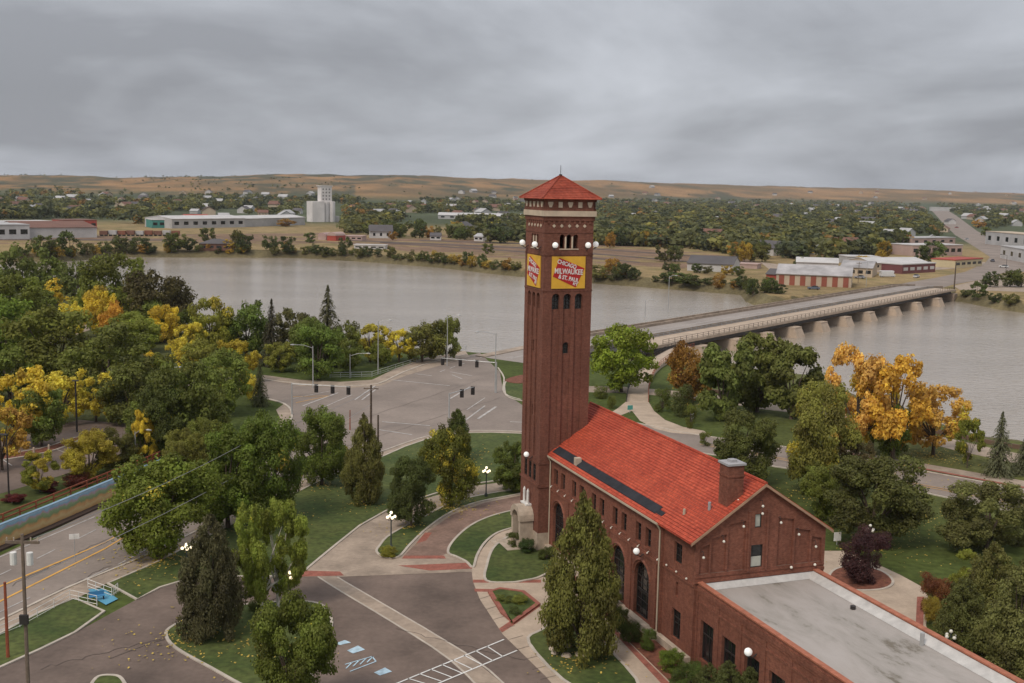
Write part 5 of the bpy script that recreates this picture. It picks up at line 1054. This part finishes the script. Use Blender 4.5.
def rc(k):
    s_ = rnd.uniform(.75, 1.3); return {0: tuple(c*s_ for c in rnd.choice([(.045, .068, .024), (.058, .078, .026), (.036, .052, .022)])), 1: tuple(c*s_ for c in rnd.choice([(.42, .28, .04), (.40, .22, .04)])), 2: tuple(c*s_ for c in rnd.choice([(.16, .15, .04), (.11, .12, .035)]))}[k]
spec = [(45, 258, 14, 15, 0), (70, 255, 16, 17, 0), (72, 257, 7, 6, 1), (88, 257, 8, 10, 2), (105, 256, 9, 12, 0), (120, 254, 10, 12, 0), (140, 257, 9, 14, 0), (150, 257, 8, 10, 0), (172, 252, 13, 13, 0), (178, 254, 12, 14, 0), (190, 257, 9, 12, 0), (208, 242, 12, 14, 0), (229, 255, 8, 9, 1), (238, 250, 15, 12, 2), (245, 251, 14, 12, 0), (245, 257, 6, 9, 1), (270, 250, 11, 12, 0), (288, 251, 12, 13, 0), (275, 257, 6, 8, 2), (290, 257, 6, 8, 0), (305, 257, 6, 7, 2), (310, 243, 9, 10, 0), (317, 257, 7, 8, 0), (328, 257, 6, 7, 0), (345, 255, 14, 10, 0), (360, 257, 7, 8, 2), (368, 258, 7, 8, 0), (390, 258, 8, 9, 2), (424, 262, 7, 8, 0), (432, 264, 6, 8, 0), (440, 265, 7, 8, 2), (445, 266, 6, 7, 0), (467, 268, 9, 8, 0), (472, 268, 8, 7, 1), (482, 269, 9, 7, 0), (488, 254, 8, 10, 0), (286, 226.5, 9, 22, 1), (505, 272, 5, 8, 2), (516, 273, 5, 7, 2), (600, 281, 8, 14, 2), (612, 281, 10, 10, 1), (620, 282, 10, 10, 2), (627, 283, 9, 10, 0), (634, 283, 6, 8, 0), (668, 272, 6, 8, 2), (675, 273, 6, 7, 0), (697, 273, 6, 8, 0), (707, 274, 5, 7, 2), (727, 275, 6, 8, 1), (738, 276, 6, 8, 0), (672, 286, 6, 14, 0), (684, 287, 6, 14, 0), (695, 288, 6, 14, 0), (742, 290, 8, 8, 0), (753, 292, 9, 6, 0), (770, 293, 8, 8, 0), (780, 294, 5, 7, 0), (744, 262, 15, 12, 1), (754, 262, 13, 12, 2), (762, 262, 14, 12, 2), (838, 250, 10, 10, 1), (862, 267, 8, 10, 1), (884, 258, 14, 12, 1), (932, 262, 16, 20, 0), (920, 262, 9, 10, 0), (990, 287, 9, 10, 0), (1010, 287, 9, 12, 0), (1021, 287, 10, 14, 0), (977, 304, 9, 9, 0), (995, 305, 5, 7, 0), (1010, 307, 6, 8, 2), (965, 303, 4, 6, 2), (880, 262, 9, 9, 1), (800, 268, 8, 10, 0), (978, 228, 14, 22, 1), (985, 236, 12, 14, 0), (803, 280, 5, 4, 0), (400, 238, 12, 14, 0), (384, 237, 12, 14, 2), (415, 238, 8, 9, 0), (393, 240, 8, 9, 1), (500, 243, 15, 24, 0), (490, 243, 12, 14, 2), (460, 240, 12, 14, 0), (620, 246, 16, 15, 0), (610, 248, 14, 10, 1), (665, 262, 12, 14, 2), (675, 262, 12, 12, 2)]
for a, b, h_, w_, k in spec: far_tree(a, b, h_*.78, w_*.82, rc(k), k)
for _ in range(85):
    x = rnd.uniform(0, 780); yb = np.interp(x, [0, 60, 120, 300, 380, 440, 500, 600, 690, 740, 780], [259, 259, 254, 255, 260, 265, 271, 280.5, 287.5, 291, 294]); k = rnd.choice([0, 0, 2, 2, 1]); 
    if not 515 < x < 595: far_tree(x, yb-rnd.uniform(0, 1.2), rnd.uniform(2.2, 6.5), rnd.uniform(4, 8), rc(k), k, 'shrub')
# nearest rows of the wooded town, one by one
def yfront(x): return np.interp(x, [0, 60, 150, 170, 300, 340, 350, 420, 520, 600, 700, 740, 780, 860, 905, 950, 1024], [222, 220, 226, 215, 217, 226, 237, 238, 243, 246, 250, 258, 260, 260, 250, 236, 226])
for _ in range(75):
    x = rnd.uniform(352, 940); 
    if 522 < x < 597: continue
    y = yfront(x)-rnd.uniform(0, 9)**1.0; k = rnd.choice([0]*7+[1, 2, 2]); s_ = rnd.uniform(7.5, 12); far_tree(x, y, s_, s_*rnd.uniform(.9, 1.25), rc(k), k)
# the wooded town and hillside scrub beyond, one mass
def woodland(name, label, pts, hs, ws, cols, nq, size):
    r = np.random.default_rng(5); Vs, Cc, Tt = [], [], []; base = []
    for v in range(8):
        rr = np.random.default_rng(v+50); q = nq; u = rr.normal(size=(q, 3)); u /= np.linalg.norm(u, axis=1, keepdims=True); u[:, 2] = np.abs(u[:, 2])*1.25-.25
        lob = rr.normal(size=(7, 3))*.16; w_ = rr.integers(0, 7, q); c = u*np.array([.36, .36, .40])*(rr.uniform(.72, 1.05, q)[:, None])+lob[w_]+np.array([0, 0, .52]); base.append((leaf_quads(c, u+rr.normal(size=u.shape)*.4, size, .85, rr), rr.random(7)[w_]))
    for i, (p, h, w_, cl) in enumerate(zip(pts, hs, ws, cols)):
        V, t = base[i % 8]; a = r.uniform(0, 6.28); ca_, sa = math.cos(a), math.sin(a); X_ = (V[:, 0]*ca_-V[:, 1]*sa)*w_+p[0]; Y_ = (V[:, 0]*sa+V[:, 1]*ca_)*w_+p[1]; Vs.append(np.c_[X_, Y_, V[:, 2]*h+p[2]])
        Cc.append(np.tile(np.append(cl, 1.0), (len(t), 1))); Tt.append(np.clip(.25+.5*t+r.uniform(-.2, .2, len(t)), 0, 1))
    V = np.concatenate(Vs); me = np_mesh(name, V, np.arange(len(V)).reshape(-1, 4), [leafs]); n_ = len(V)//4
    a_ = me.attributes.new('tint', 'FLOAT', 'FACE'); a_.data.foreach_set('value', np.concatenate(Tt).astype(np.float32)); a_ = me.attributes.new('col', 'FLOAT_COLOR', 'FACE'); a_.data.foreach_set('color', np.concatenate(Cc).astype(np.float32).ravel())
    o = bpy.data.objects.new(name, me); C.objects.link(o); tag(o, label, 'wood', kind='stuff'); return o
r = np.random.default_rng(99); pts, hs_, ws_, cs_ = [], [], [], []
gp = [np.array([s_.x, s_.y]) for s_ in spots]; gpa = np.array(gp)
ntry = 0
while len(pts) < 11500 and ntry < 60000:
    ntry += 1; az_ = math.radians(r.uniform(-27, 27)); D_ = math.exp(r.uniform(math.log(700), math.log(4600))); x, y = D_*math.sin(az_), D_*math.cos(az_); px_, py_ = PR((x, y, 0))
    if py_ > yfront(px_)-1: continue
    hh_ = hill_at(x, y)
    if hh_ > 8 and (r.random() < .72+.22*(px_ > 330) or fbm(np.array([x/260]), np.array([y/420]), 3, 41)[0] < .5): continue
    if abs(px_-(930+(py_-208)*1.6)) < 10+.7*(py_-205) and px_ > 920 and py_ < 255: continue
    if 896 < px_ < 975 and py_ > 235: continue
    if 975 < px_ and py_ > 229 : continue
    if 300 < px_ < 345 and 205 < py_: continue
    if 425 < px_ < 530 and 213.5 < py_ < 222: continue
    if 150 < px_ < 310 and py_ > 217: continue
    if px_ < 120 and py_ > 219.5: continue
    if px_ < 190 and 197 < py_ < 204 and r.random() < .7: continue
    if vnoise(np.array([x/90.]), np.array([y/140.]), 77)[0] < (.16 if px_ > 560 else .38): continue
    ry = np.array([x, y])/D_; rel = np.array([x, y])-gpa; al = rel@ry; lat = np.abs(rel[:, 0]*ry[1]-rel[:, 1]*ry[0])
    if ((al > -.055*D_) & (al < 9) & (lat < 8)).any(): continue
    pts.append((x, y, hh_)); s_ = r.uniform(5.5, 11.5)*(1 if D_ < 3000 else .8)*(.6 if hh_ > 10 else 1); hs_.append(s_); ws_.append(s_*r.uniform(1.0, 1.5))
    q = r.random(); cl = np.array([.125, .128, .044]) if q < .50 else np.array([.070, .080, .036]) if q < .70 else np.array([.19, .18, .05]) if q < .9 else np.array([.20, .18, .04]) if q < .96 else np.array([.28, .16, .04]); cs_.append(cl*r.uniform(.75, 1.3))
woodland('distant_woodland', 'wooded town of green trees spreading to the hills beyond the river', pts, hs_, ws_, cs_, 56, .26)
print('wood', len(pts), 'spots', len(spots))

# ================================================================== POLES, LAMPS, SIGNALS, MURAL
def vpole(bx, by, yt, r0=.12, r1=.08, m=steel, name='street_lamp', label='', cat='street lamp', z=0.0, group=None):
    g = G(bx, by, z); h = HT(bx, by, yt, z); o = empty(name, g, 0, label, cat, group); mb = MB(); mb.tube([(0, 0, -.1), (0, 0, h)], [r0, r1], 8); mb.build('pole', m, o); return o, h, g
def cobra(bx, by, yt, dx, label, m=steel, z=0.0, head=lamp_off, dy=0):
    o, h, g = vpole(bx, by, yt, m=m, label=label, z=z); mb = MB(); mb.tube([(0, 0, h-.4), (dx*.5, dy*.5, h+.15), (dx, dy, h+.2)], .05, 5); mb.build('arm', m, o); L_ = math.hypot(dx, dy); ux, uy = dx/L_, dy/L_
    mb = MB(); mb.tube([(dx, dy, h+.2), (dx+ux*.35, dy+uy*.35, h+.19), (dx+ux*.8, dy+uy*.8, h+.15)], [.07, .16, .08], 7); mb.build('lamp_head', m, o); return o
cobra(378, 374, 321, 2.2, 'steel street lamp on the park corner, tallest by the river at the crossing')
cobra(447, 366, 316, 2.2, 'steel street lamp at the start of the bridge railing by the trees')
cobra(495, 393, 333, -3.2, 'steel street lamp with a long arm left of the brick tower')
cobra(313, 388, 346, -3.6, 'steel street lamp in front of the park lawn tree')
cobra(350, 378, 354, 3.4, 'short street lamp with a white arm on the river park lawn')
cobra(668, 312, 276, 1.8, 'thin steel lamp on the far edge of the bridge, right of two', z=1.0); cobra(645, 317, 300, 1.8, 'thin steel lamp on the far edge of the bridge, left of two', z=1.0)
cobra(1005, 283, 255, -2.5, 'dark street lamp by the round trees past the bridge', m=dsteel); cobra(866, 287, 262, 1.5, 'thin lamp post by the shops past the bridge')
o, h, g = vpole(9, 497, 435, m=dsteel, label='black parking lot lamp post at the left edge behind the painted wall'); mb = MB(); mb.box(-1.2, .1, -.25, .25, h-.05, h+.12); mb.build('lamp_head', dsteel, o)
o, h, g = vpole(77, 432, 381, .16, .14, m=dsteel, label='black parking lot lamp post among the yellow trees'); mb = MB(); mb.box(-.5, .5, -.25, .25, h-.05, h+.12); mb.build('lamp_head', dsteel, o)
cobra(136, 468, 431, 1.5, 'pale lamp post in front of the slim yellow trees'); cobra(172, 410, 368, 1.2, 'pale lamp post among the dark trees of the park')
def cluster(bx, by, yt, label, lit=True):
    g = G(bx, by); h = HT(bx, by, yt); o = empty('cluster_lamp', (g.x, g.y, .05), .4, label, 'lamp post', 'globe cluster lamps round the depot'); mb = MB()
    mb.tube([(0, 0, -.05), (0, 0, .35), (0, 0, .5), (0, 0, h*.97)], [.22, .2, .09, .06], 8); mb.build('pole', M_('green_black_iron', (.05, .06, .055)), o); a = MB()
    for k in range(4): x, y = .42*math.cos(k*math.pi/2), .42*math.sin(k*math.pi/2); a.tube([(0, 0, h*.80), (x*.7, y*.7, h*.78), (x, y, h*.85)], .03, 5)
    a.build('arm', dsteel, o)
    for k in range(5):
        x, y, z_ = (.42*math.cos(k*math.pi/2), .42*math.sin(k*math.pi/2), h*.88) if k < 4 else (0, 0, h*1.0)
        m_ = MB(); m_.sphere((x, y, z_), .165, 10); m_.build('lamp_globe', lamp_on if lit else lamp_off, o, True)
cluster(391, 549, 513, 'lit globe cluster lamp on the yellow flower bed of the grass island'); cluster(486, 497, 468, 'lit globe cluster lamp at the far end of the grass island'); cluster(290, 606, 573, 'lit globe cluster lamp behind the bottom round tree'); cluster(187, 572, 545, 'lit globe cluster lamp behind the brownish evergreen on the small lawn')
cluster(868, 562, 526, 'unlit globe cluster lamp behind the purple tree', False); cluster(948, 672, 632, 'unlit globe cluster lamp in the trees at lower right', False)
def signal_mast(bx, by, yt, tip, heads, label, red=True):
    g = G(bx, by); h = HT(bx, by, yt); o = empty('traffic_signal', g, 0, label, 'traffic signal', 'traffic signals at the crossing'); mb = MB(); mb.tube([(0, 0, -.1), (0, 0, h)], [.16, .11], 8); mb.build('pole', steel, o)
    t = G(tip[0], tip[1], h)-g.to_3d() if False else (G(tip[0], tip[1], h)-Vector((g.x, g.y, 0))); a = MB(); a.tube([(0, 0, h-.15), (t.x, t.y, h)], [.09, .05], 6); a.build('mast_arm', steel, o)
    for f in heads:
        x, y = t.x*f, t.y*f; b = MB(); b.box(x-.22, x+.22, y-.2, y+.2, h-1.25, h-.05); b.box(x-.34, x+.34, y+.2, y+.24, h-1.4, h+.1); hd = b.build('signal_head', dsteel, o)
        for k in range(3): l = MB(); l.tube([(x, y-.2, h-.25-.4*k), (x, y-.3, h-.25-.4*k)], .13, 8); l.build('signal_lens', dsteel if k else emis('red_signal', (1, .05, .02), 1.5) if False else dsteel, hd)
signal_mast(292, 415, 383, (350, 387), (.42, .7, .97), 'traffic signal mast reaching over the west street'); signal_mast(496, 393, 362, (441, 358), (.35, .65, .97), 'traffic signal mast reaching left over the bridge approach'); signal_mast(449, 418, 393, (474, 387), (.5, .95), 'traffic signal mast by the dark evergreen at the near side of the crossing')
def upole(bx, by, yt, label, m=wood, cross=True, r_=.16, z=0):
    o, h, g = vpole(bx, by, yt, r_, r_*.75, m, 'utility_pole', label, 'utility pole')
    if cross:
        b = MB(); b.box(-1.2, 1.2, -.07, .07, h-.7, h-.5); b.build('cross_arm', wood, o)
        for x in (-1.1, -.6, .6, 1.1): i_ = MB(); i_.tube([(x, 0, h-.5), (x, 0, h-.25)], .05, 6); i_.build('insulator', stone, o)
    return o, h, g
oA, hA, gA = upole(30, 730, 534, 'tall grey wooden utility pole with two white transformers at lower left')
for sx in (-.62, .55): mb = MB(); mb.tube([(sx, -.15, hA-2.2), (sx, -.15, hA-1.3)], .23, 10); mb.build('transformer', white_p, oA)
mb = MB(); mb.box(-.3, .3, -.35, -.12, hA-6.6, hA-5.9); mb.build('junction_box', dsteel, oA)
upole(8, 658, 582, 'rust coloured wooden pole at the lower left edge of the photo', redwood, False, .15)
oB, hB, gB = upole(254, 514, 432, 'wooden utility pole rising through the street trees left of the lawn')
oC, hC, gC = upole(371, 431, 385, 'dark wooden utility pole, tallest of three at the near side of the crossing', bark, True, .2); upole(378, 453, 415, 'short dark pole right of the tallest one at the crossing', bark, False, .17); upole(350, 430, 410, 'short reddish post left of the tall pole at the crossing', redwood, False, .1)
upole(954, 291, 262, 'dark pole at the far end of the footbridge', bark, False, .3); upole(858, 283, 262, 'thin pole beside the tan shops past the bridge', wood, True, .15)
def wire(a, b, sag=.5, label='thin overhead cable above the main street'):
    a, b = Vector(a), Vector(b); pts = [a.lerp(b, k/14)-Vector((0, 0, sag*4*(k/14)*(1-k/14))) for k in range(15)]; mb = MB(); mb.tube(pts, .028, 4); tag(mb.build('overhead_cable', M_('cable', (.30, .29, .28))), label, 'cable', 'overhead cables between the utility poles')
wire((gA.x, gA.y, hA-3.4), (gB.x, gB.y, hB-4.2), .3); wire((gB.x, gB.y, hB-4.2), (gC.x, gC.y, hC-3.2), .4); wire((gA.x+.8, gA.y, hA-.3), (gB.x+.8, gB.y, hB-.3), .5); wire((gB.x+.8, gB.y, hB-.3), (gC.x+.8, gC.y, hC-.3), .6)
# white road sign, railings, blue mat at the foot of the walkway
g = G(75, 562); h = HT(75, 562, 534); o = empty('road_sign', g, .3, 'white rectangular road sign standing by the street seen from behind', 'road sign'); mb = MB(); mb.tube([(0, 0, 0), (0, 0, h)], .04, 6); mb.build('post', steel, o); mb = MB(); mb.box(-.5, .5, -.03, .03, h-.55, h); mb.build('sign_plate', white_p, o)
def rail_line(pts, label, m=white_p, h=1.0, nsub=3, post=.035):
    L_ = [tuple(G(x, y)) for x, y in pts]; o = empty('handrail', L_[0], 0, label, 'railing'); b0 = Vector(L_[0]); railing([tuple(Vector(p)-b0) for p in dens(L_, nsub)], o, h, 1, m, post, 'rail')
rail_line([(-20, 645), (20, 628), (70, 600), (97, 606)], 'pale handrail along the sidewalk above the left lawn')
rail_line([(88, 588), (112, 597), (118, 592)], 'pale double handrail above the blue mat', h=.9); rail_line([(330, 378), (372, 377), (403, 367), (430, 359), (466, 350)], 'pale railing along the bridge approach beside the river park', steel, 1.1, 4, .05)
sheet('blue_mat', [(88, 590), (97, 601), (106, 606), (118, 600), (104, 590)], .12, M_('blue_pad', (.10, .30, .42)))
o = empty('blue_bench', (*G(97, 601)[:2], .12), .5, 'small blue seat standing on the blue pad by the handrails', 'bench'); mb = MB(); mb.box(-.7, .7, -.2, .2, .35, .42); mb.build('seat', M_('blue_paint', (.06, .22, .40)), o)
for sx in (-.6, .6): mb = MB(); mb.box(sx-.05, sx+.05, -.15, .15, 0, .348); mb.build('leg', dsteel, o)
mb = MB(); mb.box(-.7, .7, .2, .25, .42, .8); mb.build('backrest', M_('blue_paint', (.06, .22, .40)), o)
# painted retaining wall
def mural_mat():
    m = bpy.data.materials.new('mural_paint'); m.use_nodes = True; t = m.node_tree; L = t.links.new; nn = t.nodes.new; b = t.nodes['Principled BSDF']; b.inputs['Roughness'].default_value = .8
    tcn = nn('ShaderNodeTexCoord'); sx = nn('ShaderNodeSeparateXYZ'); L(tcn.outputs['Object'], sx.inputs[0]); n = nn('ShaderNodeTexNoise'); n.inputs['Scale'].default_value = .8; n.inputs['Detail'].default_value = 6; L(tcn.outputs['Object'], n.inputs['Vector'])
    a = nn('ShaderNodeMath'); a.operation = 'MULTIPLY_ADD'; a.inputs[1].default_value = 1.3; L(n.outputs[0], a.inputs[0]); L(sx.outputs[2], a.inputs[2]); mr = nn('ShaderNodeMapRange'); mr.inputs[1].default_value = .45; mr.inputs[2].default_value = 3.1; L(a.outputs[0], mr.inputs[0])
    r = nn('ShaderNodeValToRGB'); e = r.color_ramp.elements; e[0].position = 0; e[0].color = (.36, .20, .10, 1); e[1].position = 1; e[1].color = (.40, .52, .62, 1)
    for p, c in ((.18, (.58, .34, .13)), (.36, (.62, .46, .22)), (.50, (.58, .32, .13)), (.60, (.22, .30, .14)), (.72, (.26, .36, .20)), (.80, (.45, .30, .34)), (.88, (.22, .42, .56))): x = e.new(p); x.color = (*c, 1)
    L(mr.outputs[0], r.inputs[0]); L(r.outputs[0], b.inputs['Base Color']); return m
mw = [tuple(G(x, y)[:2]) for x, y in ((-60, 573), (0, 547), (50, 526), (100, 504), (130, 491), (160, 478), (175, 471))]
o = empty('mural_wall', (0, 0, 0), 0, 'long low wall painted with blue, green and orange landscape along the street', 'wall'); mb = MB(); strip(mb, mw, .4, 0, 2.45); mb.build('wall', mural_mat(), o)
mb = MB(); strip(mb, mw, .45, 2.45, 2.52); mb.build('coping', M_('blue_grey_coping', (.20, .30, .38)), o); mb = MB(); strip(mb, mw, .9, 0, .25, off=-.7); mb.build('footing', M_('dark_footing', (.07, .045, .035)), o)
mb = MB(); strip(mb, mw, .10, 2.5, 2.68, off=2.2); strip(mb, mw, .10, 2.0, 2.15, off=2.2); [mb.tube([(p[0]-1.9, p[1]+.9, 0), (p[0]-1.9, p[1]+.9, 2.7)], .1, 4) for p in dens([q+(0,) for q in mw], 3)]; tag(mb.build('red_fence', redwood), 'dark red rail fence just behind the painted wall', 'fence')
# small things on the right
g = G(766+70, 549); o = empty('info_sign', G(837, 545), .3, 'small white sign on the lawn behind the purple tree', 'sign'); mb = MB(); mb.box(-.45, .45, -.04, .04, .5, 1.5); mb.build('sign_plate', white_p, o); mb = MB(); mb.tube([(0, .06, 0), (0, .06, 1.4)], .05, 6); mb.build('post', steel, o)
o = empty('info_sign', G(692, 422), .3, 'small white sign on the park lawn below the willows', 'sign'); mb = MB(); mb.box(-.35, .35, -.04, .04, .5, 1.6); mb.build('sign_plate', white_p, o); mb = MB(); mb.tube([(0, .06, 0), (0, .06, 1.5)], .05, 6); mb.build('post', steel, o)
o = empty('info_sign', G(630, 413), .3, 'small teal sign at the foot of the curving ramp', 'sign'); mb = MB(); mb.box(-.5, .5, -.05, .05, .6, 1.4); mb.build('sign_plate', M_('teal', (.08, .30, .26)), o); mb = MB(); mb.tube([(0, .07, 0), (0, .07, 1.3)], .05, 6); mb.build('post', steel, o)
mb = MB(); strip(mb, smooth_line(W([(700, 391), (760, 399), (820, 405), (905, 427), (960, 438), (1000, 446), (1100, 462)]), n=3), .35, -.3, .7); tag(mb.build('river_wall', M_('brown_stone', (.15, .095, .065))), 'low brown stone wall between the riverside path and the water', 'wall')
for i, (a, b) in enumerate(((34, 455), (20, 455), (49, 452))): 
    g = G(a, b); mb = MB(); mb.tube([(g.x, g.y, 0), (g.x, g.y, 1.0)], .16, 8); mb.sphere((g.x, g.y, 1.0), .16, 8); tag(mb.build('bollard', concrete), 'pale concrete bollard in the mulch strip of the parking lot', 'bollard', 'bollards of the parking lot')
# vehicles
def car(x, y, rz_, colr, label, van=False, z=.06, sc_=1.0):
    g = G(x, y); o = empty('motor_home' if van else 'parked_car', (g.x, g.y, z), rz_, label, 'motor home' if van else 'car'); o.scale = (sc_,)*3; pm = mat('car_paint', colr, .35, .03, 1, spec=.5); b = MB(); L_ = 7.5 if van else 4.4
    def loft(secs, zz_, m_):
        for (z0_, a0, a1, w0), (z1_, b0, b1, w1) in zip(secs, secs[1:]):
            A_ = [(a0, -w0, z0_), (a1, -w0, z0_), (a1, w0, z0_), (a0, w0, z0_)]; B_ = [(b0, -w1, z1_), (b1, -w1, z1_), (b1, w1, z1_), (b0, w1, z1_)]; [m_.poly([A_[i], A_[(i+1) % 4], B_[(i+1) % 4], B_[i]]) for i in range(4)]
        m_.poly(B_)
    if van: loft([(.35, 0, L_, 1.1), (1.2, 0, L_, 1.15), (1.5, .2, L_-.9, 1.15), (2.9, 0, L_-.7, 1.12), (3.05, .1, L_-1, 1.0)], 0, b)
    else: loft([(.25, .1, L_-.1, .82), (.55, 0, L_, .88), (.85, .05, L_-.05, .86), (.9, .2, L_-.3, .8)], 0, b)
    b.build('body', pm, o); c = MB()
    if van: c.box(L_-.95, L_-.6, -1.0, 1.0, 1.5, 2.2)
    else: loft([(.9, .5, L_-1.1, .78), (1.4, 1.0, L_-1.9, .62), (1.44, 1.1, L_-2.0, .58)], 0, c)
    c.build('cabin_glass', glass, o)
    for wx in (.85, L_-.9):
        for sy in (-1, 1): w_ = MB(); w_.tube([(wx, sy*.68, .33), (wx, sy*.9, .33)], .33, 10); w_.build('wheel', dsteel, o)
car(880, 277, .2, (.6, .6, .6), 'white motor home parked at the shops past the bridge', True)
for i, (x, y, c_, n_) in enumerate(((915, 278, (.5, .5, .52), 'pale car leaving the bridge towards the shops'), (993, 262, (.10, .10, .12), 'dark car waiting at the corner of the avenue'), (968, 240, (.55, .55, .55), 'white car on the avenue, nearest the motel'), (958, 228, (.3, .04, .03), 'red car far up the avenue'), (1008, 268, (.6, .6, .58), 'white car at the right end of the wide crossing past the bridge'), (865, 279, (.25, .25, .27), 'grey car parked in front of the tan warehouse'), (820, 290, (.1, .12, .16), 'dark blue car parked behind the bridge railing'))): car(x, y, 1.0+i*.3, c_, n_, sc_=1.15)
# railway wagons on the left
for i in range(9):
    g = G(100+i*9, 236.0); o = empty('rail_wagon', (g.x, g.y, .1), .05, 'railway wagon in the row standing behind the white warehouse', 'rail wagon', 'railway wagons on the far left track'); L_ = (G(109, 236)-G(100, 236)).length*.9; m_ = MB(); m_.box(0, L_, -1.5, 1.5, 1.0, 3.6+.3*(i % 2)); m_.build('wagon_body', (brw, lgrey, M_('rust', (.2, .08, .05)))[i % 3], o)
    for x in (1.2, L_-1.2):
        w_ = MB(); w_.box(x-.9, x+.9, -1.2, 1.2, 0, .98); w_.build('bogie', dsteel, o)
# tar seams, pavement joints and fallen leaves
tar = mat('tar_seam', (.105, .082, .068), .8, .1, 1)
def inpoly(p, poly):
    c = False
    for i in range(len(poly)):
        (ax, ay), (bx, by) = poly[i], poly[i-1]
        if (ay > p[1]) != (by > p[1]) and p[0] < (bx-ax)*(p[1]-ay)/(by-ay)+ax: c = not c
    return c
mb = MB()
for (a, b) in (((300, 440), (480, 380)), ((330, 452), (500, 398)), ((20, 610), (110, 566)), ((10, 586), (110, 538)), ((110, 660), (300, 590)), ((40, 668), (160, 640)), ((400, 630), (520, 660)), ((700, 447), (1020, 503))):
    p0, p1 = Vector(W([a])[0]), Vector(W([b])[0]); n_ = 16; pts_ = [p0.lerp(p1, k/n_)+Vector((rnd.gauss(0, .18), rnd.gauss(0, .18))) for k in range(n_+1)]; strip(mb, [(q.x, q.y) for q in pts_], .07, .058, .058)
struct('tar_seam', mb, tar)
mb = MB()
for k in range(9): t = k/8; line_px(mb, (478+62*t, 600+80*t), (490+66*t, 596+80*t), .05, .058)
struct('pavement_joint', mb, tar)
dirt = mat('worn_soil', (.11, .085, .045), .95, .2, 1)
def leaves_on(name, label, spots_, colr):
    r = np.random.default_rng(12); Pn = []
    for (x, y, rad, n_) in spots_:
        g = G(x, y); d_ = np.abs(r.normal(size=n_))*rad*.6; a = r.uniform(0, 6.28, n_); Pn.append(np.c_[g.x+d_*np.cos(a), g.y+d_*np.sin(a), .145+.02*r.random(n_)])
    Pn = np.concatenate(Pn); nn_ = r.normal(size=Pn.shape)*.2+np.array([0, 0, 1]); V = leaf_quads(Pn, nn_, .20, .8, r); m_ = mat(name+'_leaf', colr, .8, .25, 2); me = np_mesh(name, V, np.arange(len(V)).reshape(-1, 4), [m_]); o = bpy.data.objects.new(name, me); C.objects.link(o); tag(o, label, 'leaves', kind='stuff')
leaves_on('fallen_leaves', 'yellow fallen leaves scattered on the lawns below the trees', [(449, 507, 5, 420), (159, 560, 7, 420), (266, 522, 6, 260), (322, 485, 5, 200), (270, 650, 4, 160), (820, 495, 7, 300), (868, 468, 9, 700), (933, 456, 7, 450), (872, 545, 8, 260), (90, 480, 5, 200), (190, 640, 6, 260), (364, 505, 5, 120), (411, 528, 4, 90), (580, 662, 5, 120), (900, 520, 14, 500), (688, 405, 6, 200), (470, 455, 14, 160)], (.42, .30, .06))

# ================================================================== HAZE
hm_ = bpy.data.materials.new('haze_air'); hm_.use_nodes = True; t_ = hm_.node_tree; t_.nodes.remove(t_.nodes['Principled BSDF']); pv = t_.nodes.new('ShaderNodeVolumePrincipled'); pv.inputs['Color'].default_value = (.80, .84, .90, 1); pv.inputs['Density'].default_value = .00004; pv.inputs['Anisotropy'].default_value = 0
t_.links.new(pv.outputs[0], t_.nodes['Material Output'].inputs['Volume'])
mb = MB(); mb.box(-17000, 17000, -400, 17000, -7, 130); tag(mb.build('haze', hm_), 'thin pale haze in the air over the far hills', 'haze', kind='stuff')
